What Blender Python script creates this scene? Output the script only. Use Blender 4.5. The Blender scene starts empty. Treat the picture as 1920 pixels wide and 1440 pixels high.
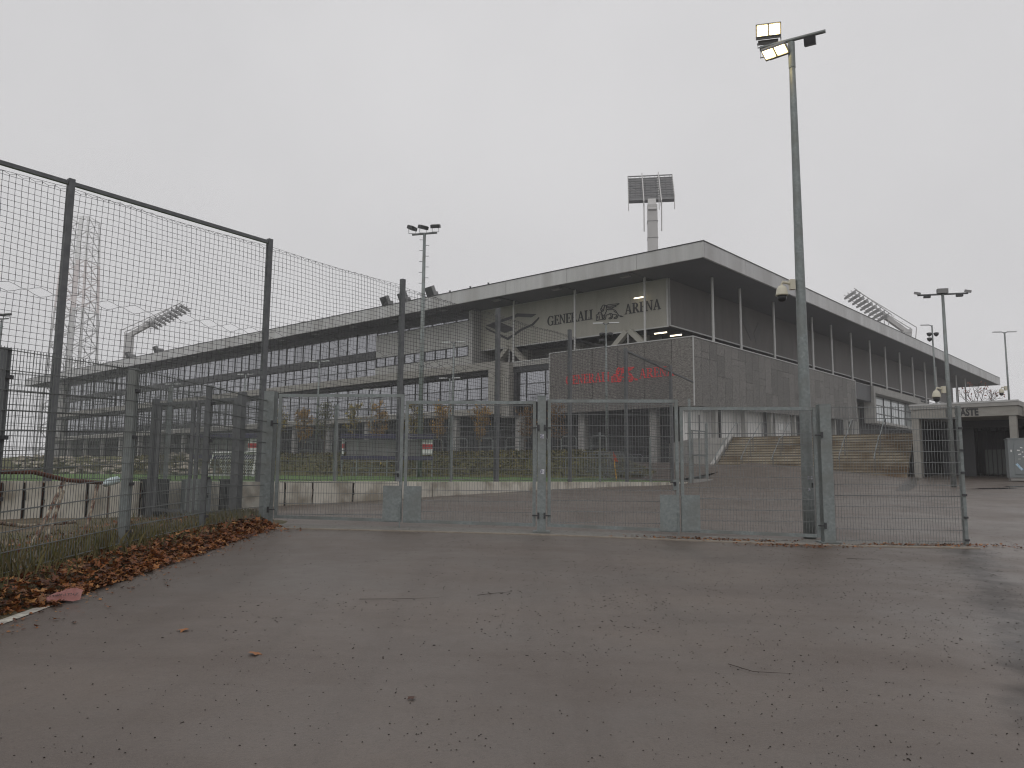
import bpy, math, random
import numpy as np
from mathutils import Vector, Matrix, Euler, noise as mnoise

random.seed(11)
R_ = math.radians
scn = bpy.context.scene
COL = scn.collection

# ------------------------------------------------------------------ camera
cd = bpy.data.cameras.new('camera')
cam = bpy.data.objects.new('camera', cd)
COL.objects.link(cam)
cd.sensor_width = 36.0
cd.lens = 36.0 * 1450.0 / 1920.0
cd.clip_end = 2000.0
cam.matrix_world = Matrix(((0.99996654, -0.00818003, 0.0, 0.0),
                           (-0.00098286, -0.12015015, -0.99275525, 0.0),
                           (0.00812076, 0.99272203, -0.12015417, 1.6),
                           (0, 0, 0, 1)))
scn.camera = cam

# ------------------------------------------------------------------ sky, sun, exposure
SUN_EL, SUN_AZ = R_(48), R_(200)
wd = bpy.data.worlds.new('World')
scn.world = wd
wd.use_nodes = True
wn = wd.node_tree.nodes
wl = wd.node_tree.links
wn.clear()
sky = wn.new('ShaderNodeTexSky')
sky.sky_type = 'NISHITA'
sky.sun_disc = False
sky.sun_elevation = SUN_EL
sky.sun_rotation = SUN_AZ
hs = wn.new('ShaderNodeHueSaturation')
hs.inputs['Saturation'].default_value = 0.0
mx = wn.new('ShaderNodeMix')
mx.data_type = 'RGBA'
mx.inputs[0].default_value = 0.93          # a closed, even cloud layer hides the clear sky
cn_ = wn.new('ShaderNodeTexCoord')
cl_ = wn.new('ShaderNodeTexNoise')          # faint layering of the cloud sheet
cl_.inputs['Scale'].default_value = 1.6
cl_.inputs['Detail'].default_value = 4
wl.new(cn_.outputs['Generated'], cl_.inputs['Vector'])
cr_ = wn.new('ShaderNodeValToRGB')
cr_.color_ramp.elements[0].position = .3
cr_.color_ramp.elements[1].position = .7
cr_.color_ramp.elements[0].color = (6.2, 6.15, 6.3, 1)
cr_.color_ramp.elements[1].color = (7.5, 7.43, 7.55, 1)
wl.new(cl_.outputs['Fac'], cr_.inputs[0])
wl.new(cr_.outputs[0], mx.inputs[7])
bg = wn.new('ShaderNodeBackground')
bg.inputs[1].default_value = 0.1
wo = wn.new('ShaderNodeOutputWorld')
wl.new(sky.outputs[0], hs.inputs['Color'])
wl.new(hs.outputs[0], mx.inputs[6])
wl.new(mx.outputs[2], bg.inputs[0])
wl.new(bg.outputs[0], wo.inputs[0])

sl = bpy.data.lights.new('sun', 'SUN')
sl.energy = 0.5
sl.angle = R_(50)
sl.color = (1.0, 0.97, 0.93)
so = bpy.data.objects.new('sun', sl)
so.rotation_euler = (R_(90) - SUN_EL, 0, R_(180) - SUN_AZ)
COL.objects.link(so)

scn.view_settings.view_transform = 'Standard'
scn.view_settings.look = 'None'
scn.view_settings.gamma = 1
scn.view_settings.use_curve_mapping = False
scn.view_settings.exposure = 0.0
scn.render.engine = 'CYCLES'
cy = scn.cycles
cy.use_denoising = True
cy.max_bounces = 8
cy.diffuse_bounces = 3
cy.glossy_bounces = 3
cy.transparent_max_bounces = 12
cy.volume_bounces = 1
cy.filter_width = 1.15
cy.sample_clamp_indirect = 4.0
cy.caustics_reflective = False
cy.caustics_refractive = False

# ------------------------------------------------------------------ helpers: materials
def M(name, c1, c2=None, sc=4.0, rough=0.6, metal=0.0, bump=0.0, bsc=None, rand=0.0, stretch=None,
      spec=0.5, contrast=1.0, c3=None, sc3=0.4, island=None):
    m = bpy.data.materials.new(name)
    m.use_nodes = True
    nt = m.node_tree
    N, L = nt.nodes, nt.links
    b = N['Principled BSDF']
    b.inputs['Roughness'].default_value = rough
    b.inputs['Metallic'].default_value = metal
    b.inputs['Specular IOR Level'].default_value = spec
    c1 = tuple(c1) + (1,)
    b.inputs['Base Color'].default_value = c1
    out = None
    co = N.new('ShaderNodeTexCoord')
    vec = co.outputs['Object']
    if stretch:
        mp = N.new('ShaderNodeMapping')
        mp.inputs['Scale'].default_value = stretch
        L.new(vec, mp.inputs[0])
        vec = mp.outputs[0]
    if island:
        g = N.new('ShaderNodeNewGeometry')
        r = N.new('ShaderNodeValToRGB')
        els = r.color_ramp.elements
        n = len(island)
        els[0].position = 0
        els[0].color = tuple(island[0]) + (1,)
        els[1].position = 1
        els[1].color = tuple(island[-1]) + (1,)
        for i in range(1, n - 1):
            e = els.new(i / (n - 1))
            e.color = tuple(island[i]) + (1,)
        L.new(g.outputs['Random Per Island'], r.inputs[0])
        out = r.outputs[0]
    elif c2 is not None:
        t = N.new('ShaderNodeTexNoise')
        t.inputs['Scale'].default_value = sc
        t.inputs['Detail'].default_value = 6
        t.inputs['Roughness'].default_value = 0.62
        L.new(vec, t.inputs['Vector'])
        r = N.new('ShaderNodeValToRGB')
        w = 0.22 / contrast
        r.color_ramp.elements[0].position = max(0, 0.5 - w)
        r.color_ramp.elements[1].position = min(1, 0.5 + w)
        r.color_ramp.elements[0].color = c1
        r.color_ramp.elements[1].color = tuple(c2) + (1,)
        L.new(t.outputs['Fac'], r.inputs[0])
        out = r.outputs[0]
        if c3 is not None:
            t3 = N.new('ShaderNodeTexNoise')
            t3.inputs['Scale'].default_value = sc3
            t3.inputs['Detail'].default_value = 5
            L.new(vec, t3.inputs['Vector'])
            r3 = N.new('ShaderNodeValToRGB')
            r3.color_ramp.elements[0].position = 0.45
            r3.color_ramp.elements[1].position = 0.66
            L.new(t3.outputs['Fac'], r3.inputs[0])
            x = N.new('ShaderNodeMix')
            x.data_type = 'RGBA'
            x.inputs[7].default_value = tuple(c3) + (1,)
            L.new(r3.outputs[0], x.inputs[0])
            L.new(out, x.inputs[6])
            out = x.outputs[2]
    if rand:
        oi = N.new('ShaderNodeObjectInfo')
        mr = N.new('ShaderNodeMapRange')
        mr.inputs[3].default_value = 1 - rand
        mr.inputs[4].default_value = 1 + rand
        L.new(oi.outputs['Random'], mr.inputs[0])
        mu = N.new('ShaderNodeMix')
        mu.data_type = 'RGBA'
        mu.blend_type = 'MULTIPLY'
        mu.inputs[0].default_value = 1
        if out:
            L.new(out, mu.inputs[6])
        else:
            mu.inputs[6].default_value = c1
        L.new(mr.outputs[0], mu.inputs[7])
        out = mu.outputs[2]
    if out:
        L.new(out, b.inputs['Base Color'])
    if bump:
        t2 = N.new('ShaderNodeTexNoise')
        t2.inputs['Scale'].default_value = bsc or sc * 6
        t2.inputs['Detail'].default_value = 4
        L.new(vec, t2.inputs['Vector'])
        bp = N.new('ShaderNodeBump')
        bp.inputs['Strength'].default_value = bump
        bp.inputs['Distance'].default_value = 0.02
        L.new(t2.outputs['Fac'], bp.inputs['Height'])
        L.new(bp.outputs[0], b.inputs['Normal'])
    return m

def emit(name, col, s):
    m = bpy.data.materials.new(name)
    m.use_nodes = True
    b = m.node_tree.nodes['Principled BSDF']
    b.inputs['Base Color'].default_value = (0.8, 0.8, 0.8, 1)
    b.inputs['Emission Color'].default_value = tuple(col) + (1,)
    b.inputs['Emission Strength'].default_value = s
    return m

def glassy(name, dark, tint, fac, rough=0.06):
    m = bpy.data.materials.new(name)
    m.use_nodes = True
    nt = m.node_tree
    N, L = nt.nodes, nt.links
    b = N['Principled BSDF']
    b.inputs['Base Color'].default_value = tuple(dark) + (1,)
    b.inputs['Roughness'].default_value = 0.3
    g = N.new('ShaderNodeBsdfGlossy')
    g.inputs['Color'].default_value = tuple(tint) + (1,)
    g.inputs['Roughness'].default_value = rough
    oi = N.new('ShaderNodeObjectInfo')
    mr = N.new('ShaderNodeMapRange')
    mr.inputs[3].default_value = fac - 0.07
    mr.inputs[4].default_value = fac + 0.07
    L.new(oi.outputs['Random'], mr.inputs[0])
    x = N.new('ShaderNodeMixShader')
    L.new(mr.outputs[0], x.inputs[0])
    L.new(b.outputs[0], x.inputs[1])
    L.new(g.outputs[0], x.inputs[2])
    L.new(x.outputs[0], N['Material Output'].inputs[0])
    return m

GALV = M('galvanised_steel', (0.165, 0.188, 0.19), (0.29, 0.32, 0.315), sc=18, rough=0.5, metal=0.35, bump=0.06, c3=(0.19, 0.20, 0.19), sc3=2.0)
WIRE = M('galvanised_wire', (0.14, 0.15, 0.15), (0.22, 0.232, 0.232), sc=5, rough=0.5, metal=0.1)
WIREL = M('fence_wire_weathered', (0.10, 0.11, 0.106), (0.18, 0.192, 0.187), sc=3, rough=0.5, metal=0.1)
DKPOST = M('weathered_grey_steel', (0.085, 0.09, 0.096), (0.15, 0.155, 0.16), sc=6, rough=0.6, metal=0.2)
NET = M('dark_netting', (0.06, 0.06, 0.065), rough=0.9)
BLACK = M('black_plastic', (0.015, 0.015, 0.018), rough=0.35)
FASCIA = M('fascia_metal', (0.45, 0.45, 0.447), (0.56, 0.56, 0.555), sc=2.2, rough=0.45, metal=0.1, rand=0.06, stretch=(1, 1, .1), c3=(.40, .395, .385), sc3=.5)
TRIM = M('aluminium_trim', (0.42, 0.42, 0.41), (0.5, 0.5, 0.49), sc=3, rough=0.4, metal=0.2)
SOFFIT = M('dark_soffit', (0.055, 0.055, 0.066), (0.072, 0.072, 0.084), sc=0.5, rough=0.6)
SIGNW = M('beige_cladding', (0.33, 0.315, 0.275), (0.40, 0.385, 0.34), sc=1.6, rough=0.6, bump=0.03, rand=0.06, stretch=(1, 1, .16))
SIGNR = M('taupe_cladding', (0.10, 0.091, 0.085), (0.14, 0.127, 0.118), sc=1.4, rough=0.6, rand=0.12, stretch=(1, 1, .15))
LETTER = M('dark_lettering', (0.025, 0.025, 0.027), rough=0.5)
BLOCK = M('grey_panel_wall', (0.33, 0.325, 0.312), (0.42, 0.415, 0.40), sc=1.5, rough=0.6, rand=0.06, stretch=(1, 1, .15))
CONC = M('board_marked_concrete', (0.25, 0.24, 0.215), (0.34, 0.328, 0.30), sc=1.2, rough=0.8, bump=0.15, stretch=(1, 1, 3))
CONCD = M('grey_concrete', (0.28, 0.275, 0.26), (0.38, 0.37, 0.35), sc=1.5, rough=0.8, bump=0.1)
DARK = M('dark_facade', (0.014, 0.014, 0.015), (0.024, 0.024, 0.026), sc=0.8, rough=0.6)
DARKG = M('anthracite_metal', (0.035, 0.036, 0.04), (0.05, 0.051, 0.055), sc=1, rough=0.5)
FRAME = M('black_window_frame', (0.02, 0.02, 0.022), rough=0.4)
GLASS = glassy('reflective_glass', (0.03, 0.032, 0.036), (0.75, 0.76, 0.8), 0.42)
GLASSR = glassy('pale_glass', (0.30, 0.33, 0.33), (0.8, 0.82, 0.82), 0.35)
WHITE = M('white_paint', (0.72, 0.72, 0.71), (0.8, 0.8, 0.79), sc=3, rough=0.5)
LGREY = M('light_grey_wall', (0.62, 0.61, 0.59), (0.68, 0.67, 0.65), sc=0.7, rough=0.7)
RED = M('red_panel', (0.55, 0.03, 0.035), rough=0.45)
PURPLE = M('violet_panel', (0.045, 0.04, 0.095), rough=0.5)
CREAM = M('cream_camera_housing', (0.58, 0.55, 0.44), rough=0.4)
TUBE = emit('lit_tube', (1.0, 0.86, 0.6), 4.0)
FLOOD = emit('lit_floodlight_lens', (1.0, 0.76, 0.34), 10.0)
STEELW = M('fog_paled_mast_steel', (0.48, 0.47, 0.46), (0.56, 0.55, 0.54), sc=0.6, rough=0.6)  # light grey steel, paled further to stand in for fog on the masts
LAMPB = M('lamp_housing_grey', (0.20, 0.2, 0.2), (0.26, 0.26, 0.26), sc=2, rough=0.5)
RUST = M('rusty_white_paint', (0.10, 0.035, 0.018), (0.42, 0.37, 0.28), sc=6, rough=0.8, contrast=2.2, bump=0.2)
RUSTD = M('rust', (0.07, 0.026, 0.016), (0.16, 0.055, 0.03), sc=9, rough=0.85, bump=0.2)
DIRT = M('soil_and_grass', (0.085, 0.06, 0.036), (0.19, 0.15, 0.10), sc=3.5, rough=0.95, bump=0.5, c3=(0.075, 0.075, 0.03), sc3=1.2)

# expanded metal: fine horizontal dashes with relief, tone differs panel by panel
def mesh_metal(name, c1, c2, rand, st):
    return M(name, c1, c2, sc=9, rough=0.55, metal=0.25, bump=0.6, bsc=11, rand=rand, stretch=st, contrast=1.6)
XMETL = mesh_metal('expanded_metal_dashes', (0.075, 0.069, 0.063), (0.25, 0.234, 0.216), 0.08, (.7, .7, 2.3))
XMETR = mesh_metal('expanded_metal_fine', (0.05, 0.047, 0.043), (0.23, 0.217, 0.20), 0.24, (1.0, 1.0, 1.5))

# red print broken up by the open metal behind it
RPRINT = M('broken_red_print', (0.42, 0.05, 0.05), (0.9, 0.05, 0.055), sc=8, rough=0.6, contrast=2.0, stretch=(1.2, 1.2, 3.0))

# ------------------------------------------------------------------ helpers: geometry
class MB:
    def __init__(s):
        s.V = []
        s.F = []
    def add(s, vs, fs):
        o = len(s.V)
        s.V.extend(tuple(v) for v in vs)
        s.F.extend(tuple(o + i for i in f) for f in fs)
        return s
    def hexa(s, p):
        return s.add(p, [(0, 3, 2, 1), (4, 5, 6, 7), (0, 1, 5, 4), (1, 2, 6, 5), (2, 3, 7, 6), (3, 0, 4, 7)])
    def box(s, c, d, rz=0.0, rx=0.0, ry=0.0):
        m = Euler((rx, ry, rz)).to_matrix()
        ps = []
        for z in (-.5, .5):
            for x, y in ((-.5, -.5), (.5, -.5), (.5, .5), (-.5, .5)):
                ps.append(Vector(c) + m @ Vector((x * d[0], y * d[1], z * d[2])))
        return s.hexa(ps)
    def bar(s, p, q, w, h=None, up=(0, 0, 1)):
        h = w if h is None else h
        p, q = Vector(p), Vector(q)
        d = (q - p).normalized()
        u = Vector(up)
        if abs(d.dot(u)) > 0.98:
            u = Vector((0, 1, 0))
        a = d.cross(u).normalized() * w / 2
        b = a.cross(d).normalized() * h / 2
        return s.hexa([p - a - b, p + a - b, p + a + b, p - a + b, q - a - b, q + a - b, q + a + b, q - a + b][:4] +
                      [q - a - b, q + a - b, q + a + b, q - a + b])
    def tube(s, pts, r, n=8, caps=True):
        pts = [Vector(p) for p in pts]
        k = len(pts)
        rs = r if isinstance(r, (list, tuple)) else [r] * k
        prev = None
        vs = []
        for i, p in enumerate(pts):
            d = (pts[min(i + 1, k - 1)] - pts[max(i - 1, 0)]).normalized()
            u = Vector((0, 0, 1)) if abs(d.z) < 0.9 else Vector((0, 1, 0))
            a = d.cross(u).normalized()
            b = a.cross(d).normalized()
            for j in range(n):
                t = 2 * math.pi * (j + 0.5) / n
                vs.append(p + (a * math.cos(t) + b * math.sin(t)) * rs[i])
        fs = []
        for i in range(k - 1):
            for j in range(n):
                j2 = (j + 1) % n
                fs.append((i * n + j, i * n + j2, (i + 1) * n + j2, (i + 1) * n + j))
        if caps:
            fs.append(tuple(range(n - 1, -1, -1)))
            fs.append(tuple((k - 1) * n + j for j in range(n)))
        return s.add(vs, fs)
    def rod(s, p, q, r):
        return s.tube([p, q], r, 4, False)
    def lathe(s, prof, n=14, c=(0, 0, 0)):
        vs = []
        for r, z in prof:
            for j in range(n):
                t = 2 * math.pi * j / n
                vs.append((c[0] + r * math.cos(t), c[1] + r * math.sin(t), c[2] + z))
        fs = []
        k = len(prof)
        for i in range(k - 1):
            for j in range(n):
                j2 = (j + 1) % n
                fs.append((i * n + j, i * n + j2, (i + 1) * n + j2, (i + 1) * n + j))
        fs.append(tuple(range(n - 1, -1, -1)))
        fs.append(tuple((k - 1) * n + j for j in range(n)))
        return s.add(vs, fs)
    def prism(s, poly, e):
        # poly: 3-D outline, e: extrusion vector
        n = len(poly)
        e = Vector(e)
        vs = [Vector(p) for p in poly] + [Vector(p) + e for p in poly]
        fs = [tuple(range(n - 1, -1, -1)), tuple(range(n, 2 * n))]
        for i in range(n):
            j = (i + 1) % n
            fs.append((i, j, n + j, n + i))
        return s.add(vs, fs)
    def mesh(s, name, mat, smooth=False):
        me = bpy.data.meshes.new(name)
        me.from_pydata([tuple(v) for v in s.V], [], s.F)
        me.materials.append(mat)
        if smooth:
            me.polygons.foreach_set('use_smooth', [True] * len(me.polygons))
        me.update()
        return me
    def build(s, name, mat, parent=None, smooth=False, loc=None):
        o = bpy.data.objects.new(name, s.mesh(name, mat, smooth))
        COL.objects.link(o)
        if parent is not None:
            o.parent = parent
        if loc is not None:
            o.location = loc
        return o

def tag(o, label=None, cat=None, group=None, kind=None):
    if label: o['label'] = label
    if cat: o['category'] = cat
    if group: o['group'] = group
    if kind: o['kind'] = kind
    return o

def thing(name, label, cat, loc=(0, 0, 0), rz=0.0, group=None):
    o = bpy.data.objects.new(name, None)
    o.empty_display_size = 0.3
    COL.objects.link(o)
    o.location = loc
    o.rotation_euler = (0, 0, rz)
    return tag(o, label, cat, group)

def inst(me, name, parent, loc=(0, 0, 0), rz=0.0, scale=None):
    o = bpy.data.objects.new(name, me)
    COL.objects.link(o)
    o.parent = parent
    o.location = loc
    o.rotation_euler = (0, 0, rz)
    if scale: o.scale = scale
    return o

def copy_tree(o, parent=None):
    c = o.copy()
    COL.objects.link(c)
    c.parent = parent
    for ch in list(o.children):
        copy_tree(ch, c)
    return c

# ------------------------------------------------------------------ ground heights (thin-plate surface through surveyed spots)
GP = np.array([(0, 0, 0), (-4.5, 7, .33), (-4.6, 12.3, .56), (-4.67, 14.9, .64), (0.57, 14.6, .59), (5.7, 14.2, .46), (8.14, 14.05, .46),
               (8, 0, -.08), (16, 8, .15), (20, 16, .55), (-5, 0, .05), (0, -10, -.4), (15, -10, -.4), (-6.1, 19.2, .83), (-3.2, 23.2, .95),
               (-.4, 27.1, 1.08), (2.4, 31.1, 1.19), (5.2, 35, 1.27), (8.1, 39, 1.33), (9.6, 40.2, 1.35), (18.75, 33, 1.34), (22.1, 42.6, 1.75),
               (23, 36, 1.62), (27, 37, 1.68), (18.6, 44.8, 2.22), (12.5, 47.8, 2.62), (26, 42, 1.78), (31, 30, 1.4), (12, 24, .95), (13, 31, 1.15),
               (-9, 15, .68), (-9, 5, .35), (42, 20, .9), (45, 45, 1.9), (10, 58, 2.75), (25, 60, 2.8), (-10, -10, -.3), (45, 0, .1), (45, 70, 2.4)], float)
def _U(r2):
    return np.where(r2 > 1e-9, r2 * np.log(np.maximum(r2, 1e-9)), 0.0)
_n = len(GP)
_K = _U(((GP[:, None, :2] - GP[None, :, :2]) ** 2).sum(-1)) + np.eye(_n) * 8.0
_A = np.zeros((_n + 3, _n + 3))
_A[:_n, :_n] = _K
_A[:_n, _n] = 1
_A[:_n, _n + 1:] = GP[:, :2]
_A[_n:, :_n] = _A[:_n, _n:].T
_w = np.linalg.solve(_A, np.concatenate([GP[:, 2], [0, 0, 0]]))
def gz(x, y):
    r2 = (GP[:, 0] - x) ** 2 + (GP[:, 1] - y) ** 2
    return float(_U(r2) @ _w[:_n] + _w[_n] + _w[_n + 1] * x + _w[_n + 2] * y)

NET0 = Vector((-9.1, 15.3))
NETD = Vector((2.86, 3.95))
def netx(y):
    return NET0.x + NETD.x * (y - NET0.y) / NETD.y

# asphalt ------------------------------------------------------------
def asphalt_material():
    m = bpy.data.materials.new('wet_asphalt')
    m.use_nodes = True
    nt = m.node_tree
    N, L = nt.nodes, nt.links
    b = N['Principled BSDF']
    co = N.new('ShaderNodeTexCoord')
    P = co.outputs['Object']
    def noise(sc, det=5, ro=.55, vec=P):
        t = N.new('ShaderNodeTexNoise')
        t.inputs['Scale'].default_value = sc
        t.inputs['Detail'].default_value = det
        t.inputs['Roughness'].default_value = ro
        L.new(vec, t.inputs['Vector'])
        return t.outputs['Fac']
    def ramp(f, a, bb, ca=(0, 0, 0), cb=(1, 1, 1)):
        r = N.new('ShaderNodeValToRGB')
        r.color_ramp.elements[0].position = a
        r.color_ramp.elements[1].position = bb
        r.color_ramp.elements[0].color = tuple(ca) + (1,)
        r.color_ramp.elements[1].color = tuple(cb) + (1,)
        L.new(f, r.inputs[0])
        return r.outputs[0]
    def mix(fac, a, bcol, mode='MIX'):
        x = N.new('ShaderNodeMix')
        x.data_type = 'RGBA'
        x.blend_type = mode
        for v, i in ((fac, 0), (a, 6), (bcol, 7)):
            if isinstance(v, (int, float)):
                x.inputs[i].default_value = v
            elif isinstance(v, tuple):
                x.inputs[i].default_value = v + (1,)
            else:
                L.new(v, x.inputs[i])
        return x.outputs[2]
    def mth(op, a, bb=None):
        x = N.new('ShaderNodeMath')
        x.operation = op
        for i, v in enumerate((a, bb)):
            if v is None: continue
            if isinstance(v, (int, float)): x.inputs[i].default_value = v
            else: L.new(v, x.inputs[i])
        return x.outputs[0]
    big = ramp(noise(0.28, 5, .6), .42, .58)
    col = mix(big, (0.140, 0.111, 0.090), (0.112, 0.097, 0.086))
    mp = N.new('ShaderNodeMapping')
    mp.inputs['Scale'].default_value = (0.35, 1.2, 1)
    mp.inputs['Rotation'].default_value = (0, 0, R_(14))
    L.new(P, mp.inputs[0])
    streak = ramp(noise(0.9, 6, .65, mp.outputs[0]), .45, .66)
    col = mix(streak, col, (0.072, 0.050, 0.038))
    mp2 = N.new('ShaderNodeMapping')
    mp2.inputs['Scale'].default_value = (1.5, .10, 1)
    mp2.inputs['Rotation'].default_value = (0, 0, R_(34))
    L.new(P, mp2.inputs[0])
    sweep = ramp(noise(1.4, 5, .6, mp2.outputs[0]), .50, .70)
    col = mix(mth('MULTIPLY', sweep, .75), col, (0.062, 0.046, 0.036))
    agg = noise(34, 6, .75)
    col = mix(mth('MULTIPLY', ramp(agg, .50, .64), .6), col, (0.040, 0.031, 0.026))
    col = mix(mth('MULTIPLY', ramp(noise(48, 5, .7), .56, .70), .5), col, (0.22, 0.19, 0.165))
    grit = noise(160, 3, .7)
    col = mix(ramp(grit, .36, .66), col, (0.165, 0.135, 0.115), 'MIX')
    fine = noise(420, 2, .6)
    col = mix(ramp(fine, .54, .68), col, (0.045, 0.042, 0.04))
    # a dark silt stain wandering from the end of the fence towards the lower right
    sx = N.new('ShaderNodeSeparateXYZ')
    L.new(P, sx.inputs[0])
    wob = mth('MULTIPLY', mth('SUBTRACT', noise(0.9, 4), 0.5), 1.3)
    # stain centre line: x = 0.86 + 0.52 y
    line = mth('SUBTRACT', sx.outputs[0], mth('ADD', 0.86, mth('MULTIPLY', sx.outputs[1], 0.52)))
    dist = mth('ABSOLUTE', mth('ADD', line, wob))
    st = mth('SUBTRACT', 1.0, mth('MULTIPLY', dist, 2.2))
    st = mth('MINIMUM', mth('MAXIMUM', st, 0.0), 1.0)
    inr = mth('MULTIPLY', mth('LESS_THAN', sx.outputs[1], 13.6), mth('GREATER_THAN', sx.outputs[1], 4.0))
    st = mth('MULTIPLY', mth('MULTIPLY', st, inr), mth('ADD', mth('MULTIPLY', noise(4, 6, .7), 2.4), -0.25))
    col = mix(mth('MINIMUM', mth('MULTIPLY', st, 1.25), 1.0), col, (0.036, 0.026, 0.019))
    # silt patches beyond the fence
    far = mth('MULTIPLY', ramp(noise(0.55, 6, .65, mp.outputs[0]), .5, .66), mth('GREATER_THAN', sx.outputs[1], 14.6))
    col = mix(mth('MULTIPLY', far, .55), col, (0.095, 0.068, 0.052))
    L.new(col, b.inputs['Base Color'])
    wet = ramp(noise(0.5, 5, .6), .36, .66, (.30, .30, .30), (.56, .56, .56))
    L.new(wet, b.inputs['Roughness'])
    b.inputs['Specular IOR Level'].default_value = 0.42
    bp = N.new('ShaderNodeBump')
    bp.inputs['Strength'].default_value = 0.3
    bp.inputs['Distance'].default_value = 0.006
    L.new(mth('ADD', grit, mth('MULTIPLY', agg, 1.5)), bp.inputs['Height'])
    L.new(bp.outputs[0], b.inputs['Normal'])
    return m
ASPH = asphalt_material()

def left_edge(y):
    if y < 14.95:
        return -4.42 + 0.05 * math.sin(y * 1.7)
    return max(netx(y) + 0.06, -6.2)
b = MB()
ys = list(np.arange(-10, 50.01, 1.0)) + [14.94, 14.96]
ys.sort()
nx = 46
for y in ys:
    xl = left_edge(y)
    for i in range(nx + 1):
        t = i / nx
        x = xl + (46 - xl) * t ** 1.5
        b.V.append((x, y, gz(x, y)))
for r in range(len(ys) - 1):
    for i in range(nx):
        k = r * (nx + 1) + i
        b.F.append((k, k + 1, k + nx + 2, k + nx + 1))
tag(b.build('asphalt', ASPH, smooth=True), 'wet brownish grey asphalt littered with small dark bits', 'road', kind='structure')

# wide ground under and around everything
GROUND = M('distant_ground', (0.07, 0.065, 0.05), (0.11, 0.10, 0.08), sc=0.08, rough=0.95)
b = MB()
prof = [(-400, -1.2), (-12, -1.0), (0, -.5), (15, .1), (40, .9), (60, 1.2), (140, 1.3), (900, 1.5)]
for y, z in prof:
    b.V += [(-700, y, z), (700, y, z)]
for i in range(len(prof) - 1):
    b.F.append((2 * i, 2 * i + 1, 2 * i + 3, 2 * i + 2))
tag(b.build('ground', GROUND), 'bare ground stretching out under the site', 'ground', kind='structure')

# verge: soil bank under the fence on the left
def vz(x, y):
    t = min(max((-4.38 - x) / 0.5, 0), 1)
    t = t * t * (3 - 2 * t)
    e = min(max((16.2 - y) / 1.2, 0), 1)
    d = min(max((-5.3 - x) / 1.5, 0), 1)
    return gz(x, y) - 0.012 + (0.21 * t - 0.13 * d) * e + 0.03 * mnoise.noise((x * 2.1, y * 2.1, 0)) * t
b = MB()
vy = np.arange(-6, 16.6, 0.3)
vx = [-4.30, -4.42, -4.5, -4.6, -4.7, -4.85, -5.0, -5.2, -5.6, -6.2, -7, -8, -9.6, -12]
for y in vy:
    for x in vx:
        b.V.append((x, y, vz(x, y)))
for r in range(len(vy) - 1):
    for i in range(len(vx) - 1):
        k = r * len(vx) + i
        b.F.append((k, k + len(vx), k + len(vx) + 1, k + 1))
tag(b.build('verge', DIRT, smooth=True), 'weedy soil strip under the fence beside the asphalt', 'verge', kind='structure')

# worn white edge line
WLINE = M('worn_white_line', (0.62, 0.60, 0.52), (0.30, 0.28, 0.25), sc=9, rough=0.7, contrast=1.4)
b = MB()
for y0, y1 in ((4.6, 5.7), (5.7, 6.8), (6.8, 7.55)):
    b.add([(-4.44, y0, gz(-4.4, y0) + .006), (-4.32, y0, gz(-4.32, y0) + .006), (-4.34, y1, gz(-4.34, y1) + .006), (-4.45, y1, gz(-4.45, y1) + .006)], [(0, 1, 2, 3)])
tag(b.build('edge_line_marking', WLINE), 'worn white painted line at the asphalt edge', 'road marking', kind='structure')

# wet drainage streak running out from the gateway pillar
b = MB()
dp = [(22.0, 42.2, .16), (19.6, 38.2, .22), (17.4, 34.2, .26), (15.6, 31.2, .2)]
for i, (x, y, w) in enumerate(dp):
    b.V += [(x - w, y + w * .55, gz(x - w, y + w * .55) + .01), (x + w, y - w * .55, gz(x + w, y - w * .55) + .01)]
for i in range(3):
    b.F.append((2 * i, 2 * i + 1, 2 * i + 3, 2 * i + 2))
tag(b.build('drain_streak', M('wet_dark_streak', (.022, .019, .017), (.05, .042, .036), sc=3, rough=.35)), 'dark wet drainage streak running from the gateway pillar', 'drain', kind='structure')

# concrete strip under the gates
STRIP = M('gritty_concrete_strip', (0.15, 0.14, 0.125), (0.26, 0.25, 0.23), sc=14, rough=0.85, bump=0.3)
GATE_PTS = [(-4.72, 14.9), (-2.0, 14.75), (0.57, 14.6), (3.11, 14.4), (5.72, 14.2), (8.14, 14.05)]
b = MB()
for i in range(len(GATE_PTS) - 1):
    (x0, y0), (x1, y1) = GATE_PTS[i], GATE_PTS[i + 1]
    p = [(x0, y0 - .34), (x1, y1 - .34), (x1, y1 + .42), (x0, y0 + .42)]
    b.hexa([(x, y, gz(x, y) - .05) for x, y in p] + [(x, y, gz(x, y) + .012) for x, y in p])
tag(b.build('gate_threshold', STRIP), 'gritty concrete strip running under the gates', 'threshold', kind='structure')
KERBM = M('pale_kerb_edge', (0.33, 0.29, 0.24), (0.22, 0.19, 0.16), sc=7, rough=0.85)
b = MB()
for i in range(len(GATE_PTS) - 1):
    (x0, y0), (x1, y1) = GATE_PTS[i], GATE_PTS[i + 1]
    p = [(x0, y0 - .42), (x1, y1 - .42), (x1, y1 - .335), (x0, y0 - .335)]
    b.hexa([(x, y, gz(x, y) - .05) for x, y in p] + [(x, y, gz(x, y) + .022) for x, y in p])
tag(b.build('threshold_kerb', KERBM), 'pale kerb edging in front of the gates', 'kerb', kind='structure')

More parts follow.
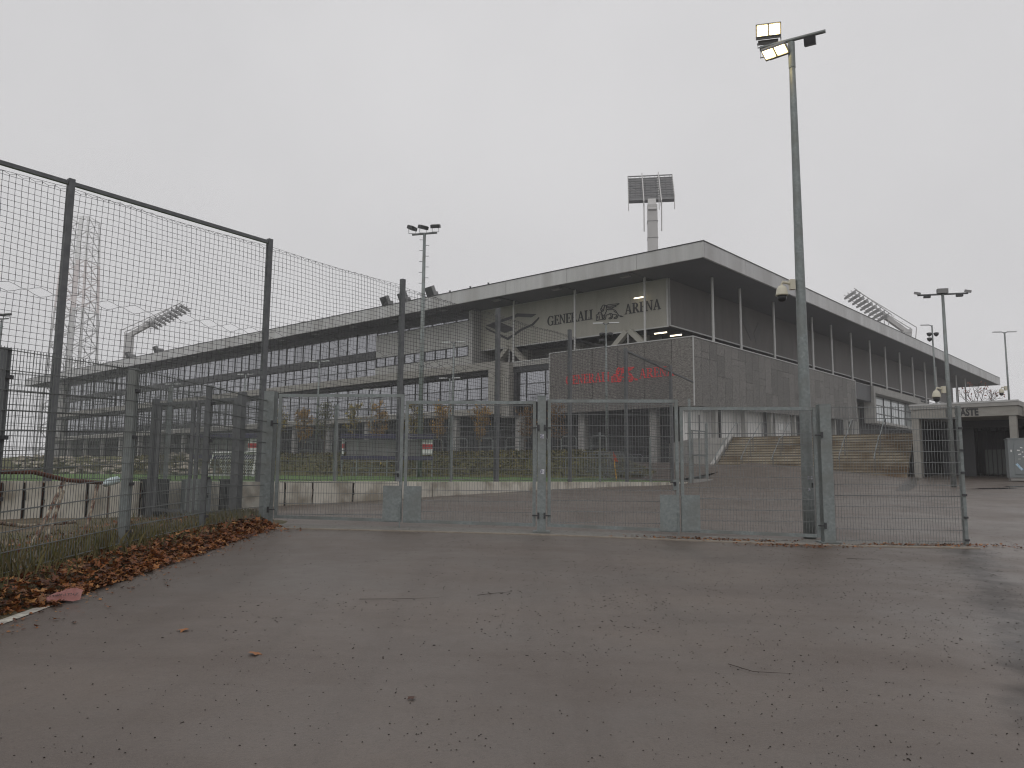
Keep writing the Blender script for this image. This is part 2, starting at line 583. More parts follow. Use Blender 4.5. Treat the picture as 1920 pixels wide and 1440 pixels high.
# pitch, bank, plateau ------------------------------------------------
PITCH = M('artificial_turf', (0.07, 0.14, 0.03), (0.11, 0.19, 0.05), sc=0.5, rough=0.95, bump=0.4, bsc=60)
BANKM = M('grassy_bank', (0.075, 0.078, 0.032), (0.13, 0.12, 0.05), sc=1.4, rough=0.95, bump=0.6)
PLAT = M('paved_plateau', (0.16, 0.155, 0.15), (0.2, 0.195, 0.19), sc=0.4, rough=0.9)
def foot(x):            # y of the foot of the bank behind the pitch
    return 43 + (5 - x) * 0.576
b = MB()
nA = [NET0 + NETD * (k - 4) for k in np.linspace(0, 10.4, 20)]
for p in nA:
    q = Vector((p.x, p.y))
    # far edge: along the bank
    t = (p.x + 20.54) / 29.7
    fx = -75 + t * 80
    b.V += [(q.x - .03, q.y + .03, 1.435), (fx, foot(fx), 1.625)]
for i in range(len(nA) - 1):
    b.F.append((2 * i, 2 * i + 2, 2 * i + 3, 2 * i + 1))
tag(b.build('pitch', PITCH), 'flat green training pitch behind the ball net', 'pitch', kind='structure')
b = MB()
for off in (0.9,):
    A = NET0 - NETD * 4
    B = NET0 + NETD * 5.4
    n2 = Vector((-NETD.y, NETD.x)).normalized()
    a0, a1 = A + n2 * off, B + n2 * off
    c0, c1 = A + n2 * (off + .12), B + n2 * (off + .12)
    b.add([(a0.x, a0.y, 1.447), (a1.x, a1.y, 1.447), (c1.x, c1.y, 1.449), (c0.x, c0.y, 1.449)], [(0, 1, 2, 3)])
tag(b.build('touchline_marking', WHITE), 'white touchline painted along the near side of the pitch', 'pitch marking', kind='structure')

b = MB()
fxs = list(np.linspace(-80, 7.5, 60))
for fx in fxs:
    e = min(max((7.5 - fx) / 3.5, 0.02), 1)
    fy = foot(fx)
    for k, (d, h) in enumerate(((0, 1.60), (.7, 2.2), (1.6, 2.85), (2.6, 3.16), (3.4, 3.22))):
        hh = 1.60 + (h - 1.60) * e
        b.V.append((fx + d * .5, fy + d * .866, hh + 0.06 * mnoise.noise((fx * .8, k * 1.3, 0))))
for i in range(len(fxs) - 1):
    for k in range(4):
        o = i * 5 + k
        b.F.append((o, o + 5, o + 6, o + 1))
tag(b.build('bank', BANKM, smooth=True), 'overgrown grass bank behind the pitch', 'bank', kind='structure')
b = MB()
b.add([(-80 + 1.7, foot(-80) + 2.9, 3.17), (9.2, foot(7.5) + 2.9, 1.9), (14, 55, 2.7), (14, 60, 2.9), (-130, 165, 3.1), (-150, 120, 3.1)], [(0, 1, 2, 3, 4, 5)])
tag(b.build('plateau', PLAT), 'paved forecourt between the bank and the stadium', 'forecourt', kind='structure')
b = MB()
b.add([(8.2, 41.0, gz(8.2, 41) - .02), (14.5, 46.5, gz(14.5, 46.5) - .02), (14, 62, 2.86), (4, 56, 2.82), (3.5, 45.5, 1.66), (6.2, 41.6, 1.56)], [(0, 1, 2, 3, 4, 5)])
tag(b.build('service_yard', ASPH), 'tarmac yard between the pitch corner and the stairs', 'yard', kind='structure')

# ------------------------------------------------------------------ stadium
CX_, CY_ = 13.735, 58.0
eL = Vector((math.sin(R_(-50)), math.cos(R_(-50)), 0))
eR = Vector((math.sin(R_(42.6)), math.cos(R_(42.6)), 0))
def S(u, v, z):
    p = eL * u + eR * v
    return Vector((p.x, p.y, z))
def SW(u, v, z):
    p = S(u, v, z)
    return Vector((p.x + CX_, p.y + CY_, z))
def sbox(mb, u0, u1, v0, v1, z0, z1):
    return mb.hexa([S(u0, v0, z0), S(u1, v0, z0), S(u1, v1, z0), S(u0, v1, z0), S(u0, v0, z1), S(u1, v0, z1), S(u1, v1, z1), S(u0, v1, z1)])
ST = thing('stadium', 'grey stadium building with a wide flat overhanging roof and lettering on its facade', 'stadium', (CX_, CY_, 0))
def part(name, mat, boxes, parent=ST):
    m = MB()
    for bx in boxes:
        sbox(m, *bx)
    return m.build(name, mat, parent)

ZB, ZT = 17.75, 18.92
UE, VE = 134.0, 98.8
# roof: slab with a fascia of separate sheets
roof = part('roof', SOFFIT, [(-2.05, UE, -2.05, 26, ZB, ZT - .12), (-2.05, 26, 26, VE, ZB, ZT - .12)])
fu = [-2.2] + [3.45 + 6.7 * i for i in range(20)]
fu = [x for x in fu if x < UE] + [UE]
for i in range(len(fu) - 1):
    part('fascia_panel', FASCIA, [(fu[i] + .012, fu[i + 1] - .012, -2.2, -2.04, ZB - .03, ZT)], roof)
fv = [-2.2] + [4.6 + 11.2 * i for i in range(9)]
fv = [x for x in fv if x < VE] + [VE]
for i in range(len(fv) - 1):
    part('fascia_panel', FASCIA, [(-2.2, -2.04, fv[i] + (.17 if i == 0 else .012), fv[i + 1] - .012, ZB - .03, ZT)], roof)
part('coping', FRAME, [(-2.24, UE, -2.24, -2.0, ZT + .003, ZT + .07), (-2.24, -2.0, -1.995, VE, ZT + .003, ZT + .07)], roof)
part('upper_roof_edge', FASCIA, [(17.3, 60, .4, 12, ZT, ZT + .62)], roof)
# soffit ribs seen from below
m = MB()
for i in range(19):
    sbox(m, 4.29 + 6.86 * i - .05, 4.29 + 6.86 * i + .05, -2.0, 1.4, ZB - .06, ZB + .01)
m.build('soffit_joints', DARKG, roof)['kind'] = 'stuff'
for i in range(14):
    part('soffit_lamp', LAMPB, [(4.29 + 6.86 * i + .5, 4.29 + 6.86 * i + 1.3, -1.3, -.9, ZB - .12, ZB - .002)], roof)

# columns under the roof edge
def column(u, v, z0, z1, r=.1, name='column', mat=TRIM):
    m = MB()
    m.tube([S(u, v, z0), S(u, v, z1)], r, 10)
    return m.build(name, mat, ST)
for i in range(3):
    column(4.29 + 6.86 * i, 0.24, 12.0, ZB)
for v in (3.7, 8.54, 15.19, 24.13, 29.25, 35.05, 41.15, 46.69, 52.32, 57.79, 63.44, 69.0, 74.6, 80.2, 85.8):
    column(0.24, v, 12.1, ZB, .11)
for v in (90.5, 95.5):
    column(3.5, v, 4, ZB, .16, mat=DKPOST)
    column(12.5, v, 4, ZB, .16, mat=DKPOST)

# sign wall, in sheets
su = [3.0, 6.4, 9.8, 13.15, 16.5, 19.85, 23.2]
sw = part('sign_wall', SIGNW, [(3.02, 23.2, 1.58, 1.9, 13.8, 17.74)])
for i in range(6):
    part('cladding_panel', SIGNW, [(su[i] + .006, su[i + 1] - .006, 1.5, 1.585, 13.82, 17.66)], sw)
part('trim', TRIM, [(2.9, 23.28, 1.40, 1.497, 13.7, 13.8), (2.9, 3.02, 1.40, 1.497, 13.803, 17.66), (2.9, 23.28, 1.42, 1.497, 17.663, 17.72), (23.2, 23.28, 1.42, 1.497, 13.803, 17.66)], sw)
# side wall along the other front
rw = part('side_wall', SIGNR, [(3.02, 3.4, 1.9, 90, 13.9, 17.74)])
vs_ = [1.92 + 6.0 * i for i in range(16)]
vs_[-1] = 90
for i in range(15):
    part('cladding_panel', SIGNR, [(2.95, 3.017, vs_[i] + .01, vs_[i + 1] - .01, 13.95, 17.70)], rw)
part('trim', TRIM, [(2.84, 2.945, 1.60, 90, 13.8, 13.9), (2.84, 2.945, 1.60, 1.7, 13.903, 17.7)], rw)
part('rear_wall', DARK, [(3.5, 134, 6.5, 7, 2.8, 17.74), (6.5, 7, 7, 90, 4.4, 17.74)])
# emblem on the other wall, half hidden behind the lamp post
m = MB()
for pts in (((14.0, 16.9), (16.2, 14.6), (17.0, 14.9), (14.9, 17.1)), ((17.3, 14.5), (18.4, 15.9), (17.9, 16.6), (16.9, 15.4))):
    m.prism([S(2.94, v, z) for v, z in pts], S(-.03, 0, 0))
m.build('emblem', M('faint_emblem', (.10, .094, .092), rough=.6), rw)

# terrace slab behind the columns and its rail
part('terrace_slab', CONCD, [(3.05, 24, .25, 6.4, 11.6, 12.05), (.25, 3.0, .25, 90, 11.6, 12.1), (3.0, 6.4, 6.4, 90, 11.6, 12.05)])
part('terrace_back_wall', M('terrace_recess_wall', (.13, .125, .11), (.17, .165, .15), sc=.6), [(5.4, 23.1, 4.4, 4.6, 12.06, 13.75)])
for u in (6.4, 13.2, 19.2, 22.2):
    part('terrace_pier', SIGNW, [(u, u + .8, 3.7, 4.39, 12.06, 13.78)])
part('handrail', TRIM, [(2.0, 2.06, 3, 88, 13.0, 13.06)])
m = MB()
for i in range(24):
    sbox(m, 2.0, 2.05, 4 + 3.6 * i, 4.05 + 3.6 * i, 12.1, 13.0)
m.build('rail_posts', TRIM, ST)['kind'] = 'stuff'
# slanting concrete struts
for u0 in (19.3, 6.45):
    m = MB()
    for sg in (-1, 1):
        a, c = S(u0 + sg * .15, 1.25, 13.72), S(u0 + sg * 1.95, 1.25, 12.02)
        m.bar(a, c, .42, .5, up=(eR.x, eR.y, 0))
    m.build('slanting_strut', SIGNW, ST)
    part('strut_post', TRIM, [(u0 - .05, u0 + .05, 1.1, 1.2, 12.05, 13.68)])

# lit tubes
for u, v, z, l in ((5.3, 1.0, 16.34, .9), (3.35, 1.0, 13.17, 1.1), (2.05, 1.1, 12.85, 1.0)):
    m = MB()
    m.tube([S(u + l / 2, v, z), S(u - l / 2, v, z)], .045, 8)
    lt = m.build('lit_tube_lamp', TUBE, ST)
    m = MB()
    m.bar(S(u + l / 2, v, z + .08), S(u - l / 2, v, z + .08), .1, .05)
    m.build('lamp_tray', LAMPB, lt)

# lettering ------------------------------------------------------------
def arc(cx, cy, ro, ri, a0, a1, n=14):
    out = []
    for i in range(n):
        t0, t1 = R_(a0 + (a1 - a0) * i / n), R_(a0 + (a1 - a0) * (i + 1) / n)
        out.append([(cx + ro[0] * math.cos(t0), cy + ro[1] * math.sin(t0)), (cx + ro[0] * math.cos(t1), cy + ro[1] * math.sin(t1)),
                    (cx + ri[0] * math.cos(t1), cy + ri[1] * math.sin(t1)), (cx + ri[0] * math.cos(t0), cy + ri[1] * math.sin(t0))])
    return out
def rc(x0, x1, y0, y1):
    return [(x0, y0), (x1, y0), (x1, y1), (x0, y1)]
def glyph(ch):
    if ch == 'I': return .38, [rc(.1, .27, .05, .95), rc(0, .37, 0, .06), rc(0, .37, .94, 1)]
    if ch == 'E': return .66, [rc(.09, .26, .06, .94), rc(0, .62, 0, .06), rc(0, .6, .94, 1), rc(.26, .48, .47, .53), rc(.55, .6, .76, .94), rc(.57, .62, .06, .26), rc(.44, .48, .38, .47), rc(.44, .48, .53, .62)]
    if ch == 'L': return .62, [rc(.09, .26, .06, .94), rc(0, .58, 0, .06), rc(0, .36, .94, 1), rc(.53, .58, .06, .3)]
    if ch == 'N': return .84, [rc(.11, .17, .06, .94), rc(0, .28, 0, .06), [(0, 1), (.22, 1), (.7, .02), (.66, 0), (.58, .06), (.1, .95)], rc(.64, .70, .1, .94), rc(.53, .81, .94, 1)]
    if ch == 'A': return .86, [[(.1, .05), (.16, .05), (.42, .93), (.36, 1.0)], [(.36, 1.0), (.46, 1.0), (.76, .05), (.58, .05)], rc(.22, .62, .3, .36), rc(0, .27, 0, .055), rc(.5, .85, 0, .055)]
    if ch == 'R': return .82, [rc(.09, .26, .06, .94), rc(0, .36, 0, .06), rc(0, .3, .94, 1), rc(.26, .34, .46, .52)] + arc(.32, .73, (.33, .27), (.17, .21), -90, 90, 10) + [[(.3, .5), (.47, .5), (.82, 0), (.6, 0)]]
    if ch == 'G': return .88, arc(.42, .5, (.42, .52), (.25, .46), 42, 325, 22) + [rc(.6, .76, .04, .4), rc(.5, .86, .4, .455), rc(.7, .745, .68, .98)]
    return .4, []
def word(mb, text, u0, u1, z, h, v, th=.05):
    tot = sum(glyph(c)[0] for c in text)
    k = abs(u1 - u0) / tot
    x = 0
    j = 0
    for c in text:
        w, polys = glyph(c)
        for p in polys:
            j += 1
            e = th + .0012 * (j % 7)
            mb.prism([S(u0 - (x + q[0]) * k, v, z + q[1] * h) for q in p], S(0, -e, 0))
        x += w
LION = [[(310, 1010), (310, 740), (420, 690), (560, 690), (600, 960), (470, 975), (310, 1010)], [(400, 670), (420, 620), (480, 600), (530, 620), (575, 690)],
        [(560, 600), (540, 540), (520, 450), (560, 380), (590, 310), (640, 255), (700, 250), (760, 280), (790, 340), (780, 430), (770, 490), (800, 540), (750, 620), (760, 660)],
        [(600, 560), (650, 530), (660, 460), (680, 380), (710, 310), (700, 260)], [(545, 400), (600, 470), (560, 560), (620, 565)],
        [(560, 640), (590, 720), (610, 860), (600, 950), (640, 970), (700, 950), (740, 930), (760, 820), (770, 740)], [(630, 740), (650, 790), (690, 780), (690, 870), (640, 910)],
        [(760, 660), (700, 720), (690, 780)], [(770, 740), (850, 720), (930, 670), (1000, 650), (1080, 700), (1170, 710), (1240, 710), (1250, 780), (1220, 830), (1150, 850), (1140, 890), (1180, 910), (1250, 890), (1300, 820), (1320, 740)],
        [(940, 680), (1000, 760), (1010, 810), (970, 860), (910, 870), (900, 910), (950, 930), (1020, 900), (1070, 820), (1080, 740), (1040, 680)],
        [(830, 460), (880, 490), (1000, 470), (1120, 465), (1190, 500), (1250, 580), (1300, 670), (1380, 760), (1430, 790)], [(1130, 530), (1170, 580), (1240, 610)],
        [(1400, 770), (1440, 810), (1540, 800), (1450, 760), (1400, 770), (1500, 790)],
        [(800, 280), (860, 240), (1000, 225), (1150, 205), (1370, 180), (1300, 240), (1120, 275)], [(820, 330), (900, 305), (1020, 300), (1120, 275)],
        [(1120, 275), (1240, 290), (1200, 330), (1060, 350), (840, 375)], [(1110, 360), (1060, 410), (930, 430), (830, 445)], [(370, 800), (370, 900)], [(450, 780), (450, 930)]]
def lion(mb, u0, u1, z, h, v, w=.055, th=.05):
    j = 0
    for line in LION:
        P = []
        for x, y in line:
            Y = y + .17 * (x - 290)
            P.append((u0 + (u1 - u0) * (x - 290) / 1250, z + h * (1013 - Y) / 700))
        for a, c in zip(P[:-1], P[1:]):
            dx, dz = c[0] - a[0], c[1] - a[1]
            l = math.hypot(dx, dz) or 1
            nx_, nz_ = -dz / l * w / 2, dx / l * w / 2
            ex, ez = dx / l * w * .35, dz / l * w * .35
            j += 1
            mb.prism([S(a[0] - ex + nx_, v, a[1] - ez + nz_), S(c[0] + ex + nx_, v, c[1] + ez + nz_), S(c[0] + ex - nx_, v, c[1] + ez - nz_), S(a[0] - ex - nx_, v, a[1] - ez - nz_)], S(0, -(th + .0012 * (j % 9)), 0))
for nm, txt, a, c in (('lettering', 'GENERALI', 15.1, 10.2), ('lettering', 'ARENA', 6.98, 3.55)):
    m = MB()
    word(m, txt, a, c, 15.24, .86, 1.497)
    m.build(nm, LETTER, sw)
m = MB()
lion(m, 9.86, 7.16, 15.08, 1.25, 1.497)
m.build('lion_emblem', LETTER, sw)
EMB = [([(19.0, 16.74), (18.67, 16.87), (16.37, 16.5), (16.99, 16.27), (18.55, 16.54)], SOFFIT), ([(22.43, 16.2), (21.07, 16.48), (19.02, 16.74), (18.56, 16.54), (20.31, 16.3)], SOFFIT),
       ([(22.64, 16.19), (20.9, 16.36), (18.82, 15.4), (20.17, 15.18)], LETTER), ([(22.64, 16.02), (19.79, 14.69), (18.18, 15.36), (16.91, 15.65), (16.06, 16.19), (16.1, 16.02), (16.76, 15.50), (18.02, 15.2), (19.79, 14.45), (22.55, 15.82)], LETTER)]
for j, (pl, mt) in enumerate(EMB):
    m = MB()
    m.prism([S(u, 1.497, z) for u, z in pl], S(0, -(.04 + .004 * j), 0))
    m.build('emblem', mt, sw)

# expanded-metal box ----------------------------------------------------
bx = part('metal_box', DARKG, [(.12, 13.5, .12, .3, 7.2, 12.3), (.12, .3, .3, 34.9, 8.05, 12.3), (.3, 13.5, .3, 5, 7.3, 7.4)])
mu = [.02, 1.81, 4.24, 6.73, 9.18, 11.43, 13.6]
for i in range(6):
    part('mesh_panel', XMETL, [(mu[i] + .02, mu[i + 1] - .02, 0, .05, 7.1, 12.36)], bx)
part('box_trim', TRIM, [(-.06, 13.68, -.06, .11, 12.363, 12.44), (13.605, 13.7, -.06, .11, 7.1, 12.36), (-.05, .012, -.05, .04, 7.1, 12.36)], bx)
part('box_trim', TRIM, [(-.06, .11, .12, 35.1, 12.363, 12.44), (-.05, .1, 35.03, 35.1, 7.9, 12.36)], bx)
def zlow(v): return 7.1 + .9 * v / 35.0
nv = 28
for i in range(nv):
    v0, v1 = .02 + 35.0 * i / nv, .02 + 35.0 * (i + 1) / nv
    cuts = sorted(random.sample([9.1, 9.7, 10.3, 10.9, 11.4], 1 + (i % 2)))
    zs = [None] + cuts + [12.36]
    for k in range(len(zs) - 1):
        m = MB()
        a0 = zlow(v0) if k == 0 else zs[k] + .012
        a1 = zlow(v1) if k == 0 else zs[k] + .012
        t = zs[k + 1] - .012
        m.hexa([S(0, v0 + .012, a0), S(.05, v0 + .012, a0), S(.05, v1 - .012, a1), S(0, v1 - .012, a1), S(0, v0 + .012, t), S(.05, v0 + .012, t), S(.05, v1 - .012, t), S(0, v1 - .012, t)])
        m.build('mesh_panel', XMETR, bx)
m = MB()
word(m, 'GENERALI', 11.9, 7.5, 9.5, .78, -.004, .03)
m.build('red_lettering', RPRINT, bx)
m = MB()
lion(m, 7.3, 4.85, 9.42, 1.1, -.004, .09, .03)
m.build('red_lion_emblem', RPRINT, bx)
m = MB()
word(m, 'ARENA', 4.7, 1.6, 9.5, .78, -.004, .03)
m.build('red_lettering', RPRINT, bx)

# below the box
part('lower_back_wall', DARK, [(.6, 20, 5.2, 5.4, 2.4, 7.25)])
for u in (4.1, 11.0, 18.0):
    part('concrete_pillar', CONCD, [(u - .3, u + .3, .9, 1.5, 2.2, 7.3)])
m = MB()
for i in range(60):
    sbox(m, .9 + .32 * i, .96 + .32 * i, 2.4, 2.46, 2.6, 6.6)
m.build('steel_bars', DARKG, ST)['kind'] = 'stuff'

# recessed glazing left of the box
part('recess_beam', DARKG, [(13.72, 19.2, .35, .6, 11.1, 12.02)])
part('recess_ledge', TRIM, [(13.72, 19.1, .2, .345, 11.99, 12.08)])
def glazing(name, gmat, plane, s0, s1, zlv, cols, mat_frame=FRAME, depth=.06, pane_depth=.03, fw=.05, skip=(), side='L', doubles=()):
    """framed glass wall: bars proud of the panes, every pane a piece"""
    fr = MB()
    def bxx(mb, a, c, d0, d1, z0, z1):
        if side == 'L': sbox(mb, a, c, plane + d0, plane + d1, z0, z1)
        else: sbox(mb, plane + d0, plane + d1, a, c, z0, z1)
    for c in cols:
        w = fw * (1.7 if c in doubles else 1)
        bxx(fr, c - w / 2, c + w / 2, -depth, 0, zlv[0], zlv[-1])
    for z in zlv:
        bxx(fr, s0, s1, -depth + .004, .004, z - fw / 2, z + fw / 2)
    f = fr.build(name, mat_frame, ST)
    for i in range(len(cols) - 1):
        for k in range(len(zlv) - 1):
            p = MB()
            bxx(p, cols[i] + fw * .3, cols[i + 1] - fw * .3, .006, pane_depth + .006, zlv[k] + fw * .3, zlv[k + 1] - fw * .3)
            # a hair of tilt pane by pane breaks the reflections as real panes do
            dv = random.uniform(-.006, .006)
            p.V = [(x + dv * (j // 4), y + dv * (j // 4), z) for j, (x, y, z) in enumerate(p.V)]
            p.build('pane', gmat, f)
    return f
glazing('recess_window', GLASS, .62, 13.9, 18.0, [8.3, 9.0, 10.0, 11.08], [13.9, 14.6, 16.75, 17.68, 18.0])
part('recess_pier', CONC, [(18.1, 19.05, -.2, .6, 7.0, 12.0)])
part('recess_door_panel', DARKG, [(17.72, 18.1, .4, .6, 7.2, 11.1)])
# projecting concrete frame
cf = part('concrete_frame', CONC, [(19.05, 124, -.55, .5, 11.47, 12.2), (19.05, 20.3, -.55, .5, 7.35, 11.465), (20.3, 124, -.55, .5, 7.35, 7.92)])
part('frame_recess', DARK, [(20.32, 124, -.2, .3, 11.1, 11.46)], cf)
part('ledge', M('pale_ledge', (.6, .59, .56), rough=.7), [(26, 124, -.62, -.56, 7.86, 7.96)], cf)
lc = [20.35 + 1.82 * i for i in range(57)]
glazing('lower_window_band', GLASS, .52, 20.35, lc[-1], [7.95, 8.9, 9.95, 11.08], lc[:20], fw=.06)
glazing('lower_window_band', GLASS, .52, lc[19], lc[-1], [7.95, 9.5, 11.08], lc[19:], fw=.06)
# grey panelled block
blk = part('panelled_block', BLOCK, [(23.3, 37.35, .42, 6, 12.21, 16.6), (23.21, 23.72, .32, 1.35, 12.21, 17.6)])
bu = [23.74 + 2.27 * i for i in range(7)]
for i in range(6):
    part('wall_panel', BLOCK, [(bu[i] + .008, bu[i + 1] - .008, .30, .415, 14.18, 16.62)], blk)
    part('wall_panel', BLOCK, [(bu[i] + .008, bu[i + 1] - .008, .30, .415, 12.22, 13.16)], blk)
part('clerestory_recess', DARKG, [(23.75, 37.3, .5, .9, 16.9, 17.74)], blk)
f1 = glazing('clerestory_window', GLASS, .36, 23.75, 37.3, [16.65, 16.9], [23.75 + 1.69 * i for i in range(9)], fw=.07)
f2 = glazing('ribbon_window', GLASS, .33, 23.75, 37.3, [13.2, 14.15], [23.75 + 1.506 * i for i in range(10)], fw=.09)
# curtain wall further along
cw = [37.45 + 1.68 * i for i in range(51)]
part('dark_band', DARKG, [(37.4, 124, .2, .6, 14.12, 14.98)])
glazing('upper_curtain_wall', GLASS, .5, 37.45, cw[-1], [14.99, 17.2], cw, fw=.06, doubles=cw[3::7])
glazing('middle_curtain_wall', GLASS, .5, 37.45, cw[-1], [12.22, 13.1, 14.1], cw, fw=.06)
part('head_wall', DARKG, [(37.4, 124, .45, .9, 17.22, 17.74)])
part('end_wall', BLOCK, [(121.5, 128, .0, 12, 3.1, 17.74)])
# ground floor
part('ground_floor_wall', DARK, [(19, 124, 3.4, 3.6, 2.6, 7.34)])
for i in range(16):
    part('concrete_pillar', CONCD, [(24.7 + 6.6 * i, 25.2 + 6.6 * i, -.1, .4, 2.8, 7.34)])
m = MB()
for i in range(300):
    sbox(m, 20.2 + .33 * i, 20.25 + .33 * i, 1.4, 1.45, 3.0, 6.0)
sbox(m, 20.2, 119.3, 1.38, 1.47, 5.95, 6.05)
m.build('slatted_screen', DKPOST, ST)['kind'] = 'stuff'

# the other front beyond the metal box
part('link_block', DARKG, [(.05, 2.9, 35.15, 40.3, 10.5, 11.55), (.05, .3, 35.15, 40.3, 11.56, 12.3)])
part('link_wall', CONCD, [(1.5, 1.7, 35.2, 40.3, 4.4, 10.49)])
of = part('office_frame', CONCD, [(-.25, .9, 40.35, 58.8, 11.55, 12.35), (-.25, .9, 40.35, 40.85, 8.4, 11.545), (-.25, .9, 58.3, 58.8, 8.4, 11.545), (-.25, .9, 40.35, 58.8, 8.1, 8.395)])
glazing('office_window', GLASSR, .7, 40.9, 58.25, [8.45, 9.45, 10.45, 11.5], [40.9 + 2.89 * i for i in range(7)], side='R', fw=.1)
part('lower_side_wall', DARKG, [(.6, .9, 58.85, 90, 4.4, 11.55)])
part('concourse_wall', LGREY, [(1.2, 1.4, .6, 14.5, 4.3, 7.9)])
part('concourse_wall', LGREY, [(1.2, 1.4, 17.0, 21.5, 4.3, 8.0)])
part('concourse_rear', DARK, [(1.5, 1.7, 14.4, 35.1, 4.3, 8.1), (1.5, 1.7, 40.35, 90, 4.3, 8.05)])
for v0 in (14.7, 15.9, 22.3, 25.5, 31.0):
    part('doorway', FRAME, [(1.42, 1.48, v0, v0 + .95, 4.42, 6.5)])
for v0 in (17.6, 19.2):
    part('info_board', WHITE, [(1.12, 1.19, v0, v0 + 1.1, 6.2, 6.75)])
for i in range(7):
    part('concourse_pillar', CONCD, [(.35, .75, 4 + 5.1 * i, 4.4 + 5.1 * i, 4.3, 7.95)])

# roof-top things
def roof_spot(u, label):
    t = thing('roof_floodlight', label, 'floodlight', SW(u, -1.0, ZT + .02), rz=R_(40), group='floodlights on the roof edge')
    m = MB(); m.box((0, 0, .35), (.25, .5, .7)); m.build('bracket', LAMPB, t)
    m = MB(); m.box((-.55, 0, .75), (.35, 1.2, .95), ry=R_(-25)); m.build('housing', LAMPB, t)
    m = MB(); m.box((-.76, 0, .68), (.05, 1.1, .85), ry=R_(-25)); m.build('lens', DARKG, t)
    m = MB(); m.prism([(-.1, .45, .1), (.9, .45, .1), (.6, .45, 1.0), (-.1, .45, 1.0)], (0, .06, 0)); m.build('visor', LAMPB, t)
for u, lb in ((84, 'floodlight on the stadium roof edge, beside the pale leaning mast'), (93, 'small floodlight on the roof edge at the foot of the leaning mast'),
              (33.7, 'roof floodlight behind the third net post, the left one of a pair'), (31.0, 'roof floodlight half hidden by the third net post'), (27.0, 'roof floodlight right of the ladder mast')):
    roof_spot(u, lb)
for u, lb in ((51.5, 'flat ventilation box on the roof behind the second net post'), (76, 'flat ventilation box on the far part of the roof')):
    t = thing('roof_vent_box', lb, 'roof vent', SW(u, 1.0, ZT + .02), rz=R_(40))
    m = MB(); m.box((0, 0, .4), (1.4, 2.6, .8)); m.build('housing', LAMPB, t)
    m = MB(); m.box((0, 0, .86), (1.6, 2.8, .1)); m.build('lid', FASCIA, t)
for u, lb in ((25.1, 'thin vent pipe on the roof, nearest the ladder mast'), (22.4, 'thin vent pipe on the roof, middle of three'), (20.1, 'thin vent pipe on the roof, right one of three')):
    t = thing('roof_pipe', lb, 'vent pipe', SW(u, -.9, ZT + .02))
    m = MB(); m.tube([(0, 0, 0), (0, 0, .55)], .07, 8); m.build('pipe', DARKG, t)
    m = MB(); m.tube([(0, 0, .56), (0, 0, .63)], .1, 8); m.build('cap', DARKG, t)

# low annexe at the far end
t = thing('annexe_building', 'low dark annexe beyond the far end of the stadium', 'building', (-112, 135, 0), rz=R_(-40))
m = MB(); m.box((0, 0, 5.5), (60, 12, 11)); m.build('wall', DARKG, t)
m = MB(); m.box((0, -.3, 11.2), (61, 13, .4)); m.build('roof', FASCIA, t)
for i in range(14):
    m = MB(); m.box((-26 + 4 * i, -6.06, 8.3), (2.4, .1, 1.5)); m.build('window', GLASS, t)

# concourse slab and stairs ------------------------------------------------
b = MB()
poly = [(24.75, 45.42), (14.97, 52.0), (12.6, 53.6), (12.6, 62), (SW(3, 92, 0).x, SW(3, 92, 0).y), (SW(-6, 92, 0).x, SW(-6, 92, 0).y), (43.5, 72), (31, 50)]
b.prism([(x, y, 1.5) for x, y in poly], (0, 0, 2.9))
tag(b.build('concourse', CONCD), 'raised concrete concourse in front of the stadium doors', 'terrace', kind='structure')

STEP = M('mossy_step_concrete', (0.33, 0.285, 0.21), (0.52, 0.475, 0.385), sc=1.5, rough=0.9, bump=0.3, c3=(0.17, 0.115, 0.065), sc3=.5, contrast=1.1)
NOSE = M('step_nosing', (0.075, 0.055, 0.035), (0.16, 0.13, 0.085), sc=2.5, rough=0.85)  # mossy brown, kept dark to paint the shadow line under each step
sr = thing('stairs', 'broad weathered concrete stairs up to the stadium concourse', 'stairs', (23.88, 46.0, 0))
sd = Vector((-8.91, 6.0, 0)).normalized()
sn = Vector((-sd.y, sd.x, 0))
if sn.y > 0: sn = -sn
L0, L1, NS = -.1, 10.75, 15
for i in range(NS):
    zt = 4.40 - i * .167 - .002
    d0, d1 = .30 * i, .30 * (i + 1)
    m = MB()
    m.hexa([sd * L0 + sn * d0 + Vector((0, 0, zt - .4)), sd * L1 + sn * d0 + Vector((0, 0, zt - .4)), sd * L1 + sn * d1 + Vector((0, 0, zt - .4)), sd * L0 + sn * d1 + Vector((0, 0, zt - .4)),
            sd * L0 + sn * d0 + Vector((0, 0, zt)), sd * L1 + sn * d0 + Vector((0, 0, zt)), sd * L1 + sn * d1 + Vector((0, 0, zt)), sd * L0 + sn * d1 + Vector((0, 0, zt))])
    st = m.build('step', STEP, sr)
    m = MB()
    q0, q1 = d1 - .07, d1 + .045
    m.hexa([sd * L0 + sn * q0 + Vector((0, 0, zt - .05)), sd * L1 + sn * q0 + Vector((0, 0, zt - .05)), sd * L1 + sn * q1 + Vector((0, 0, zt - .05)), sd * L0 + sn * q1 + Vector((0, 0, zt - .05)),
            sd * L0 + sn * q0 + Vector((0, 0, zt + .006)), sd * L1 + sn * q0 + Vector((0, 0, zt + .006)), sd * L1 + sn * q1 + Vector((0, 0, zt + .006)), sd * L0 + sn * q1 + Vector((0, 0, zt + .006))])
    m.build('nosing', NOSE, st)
m = MB()
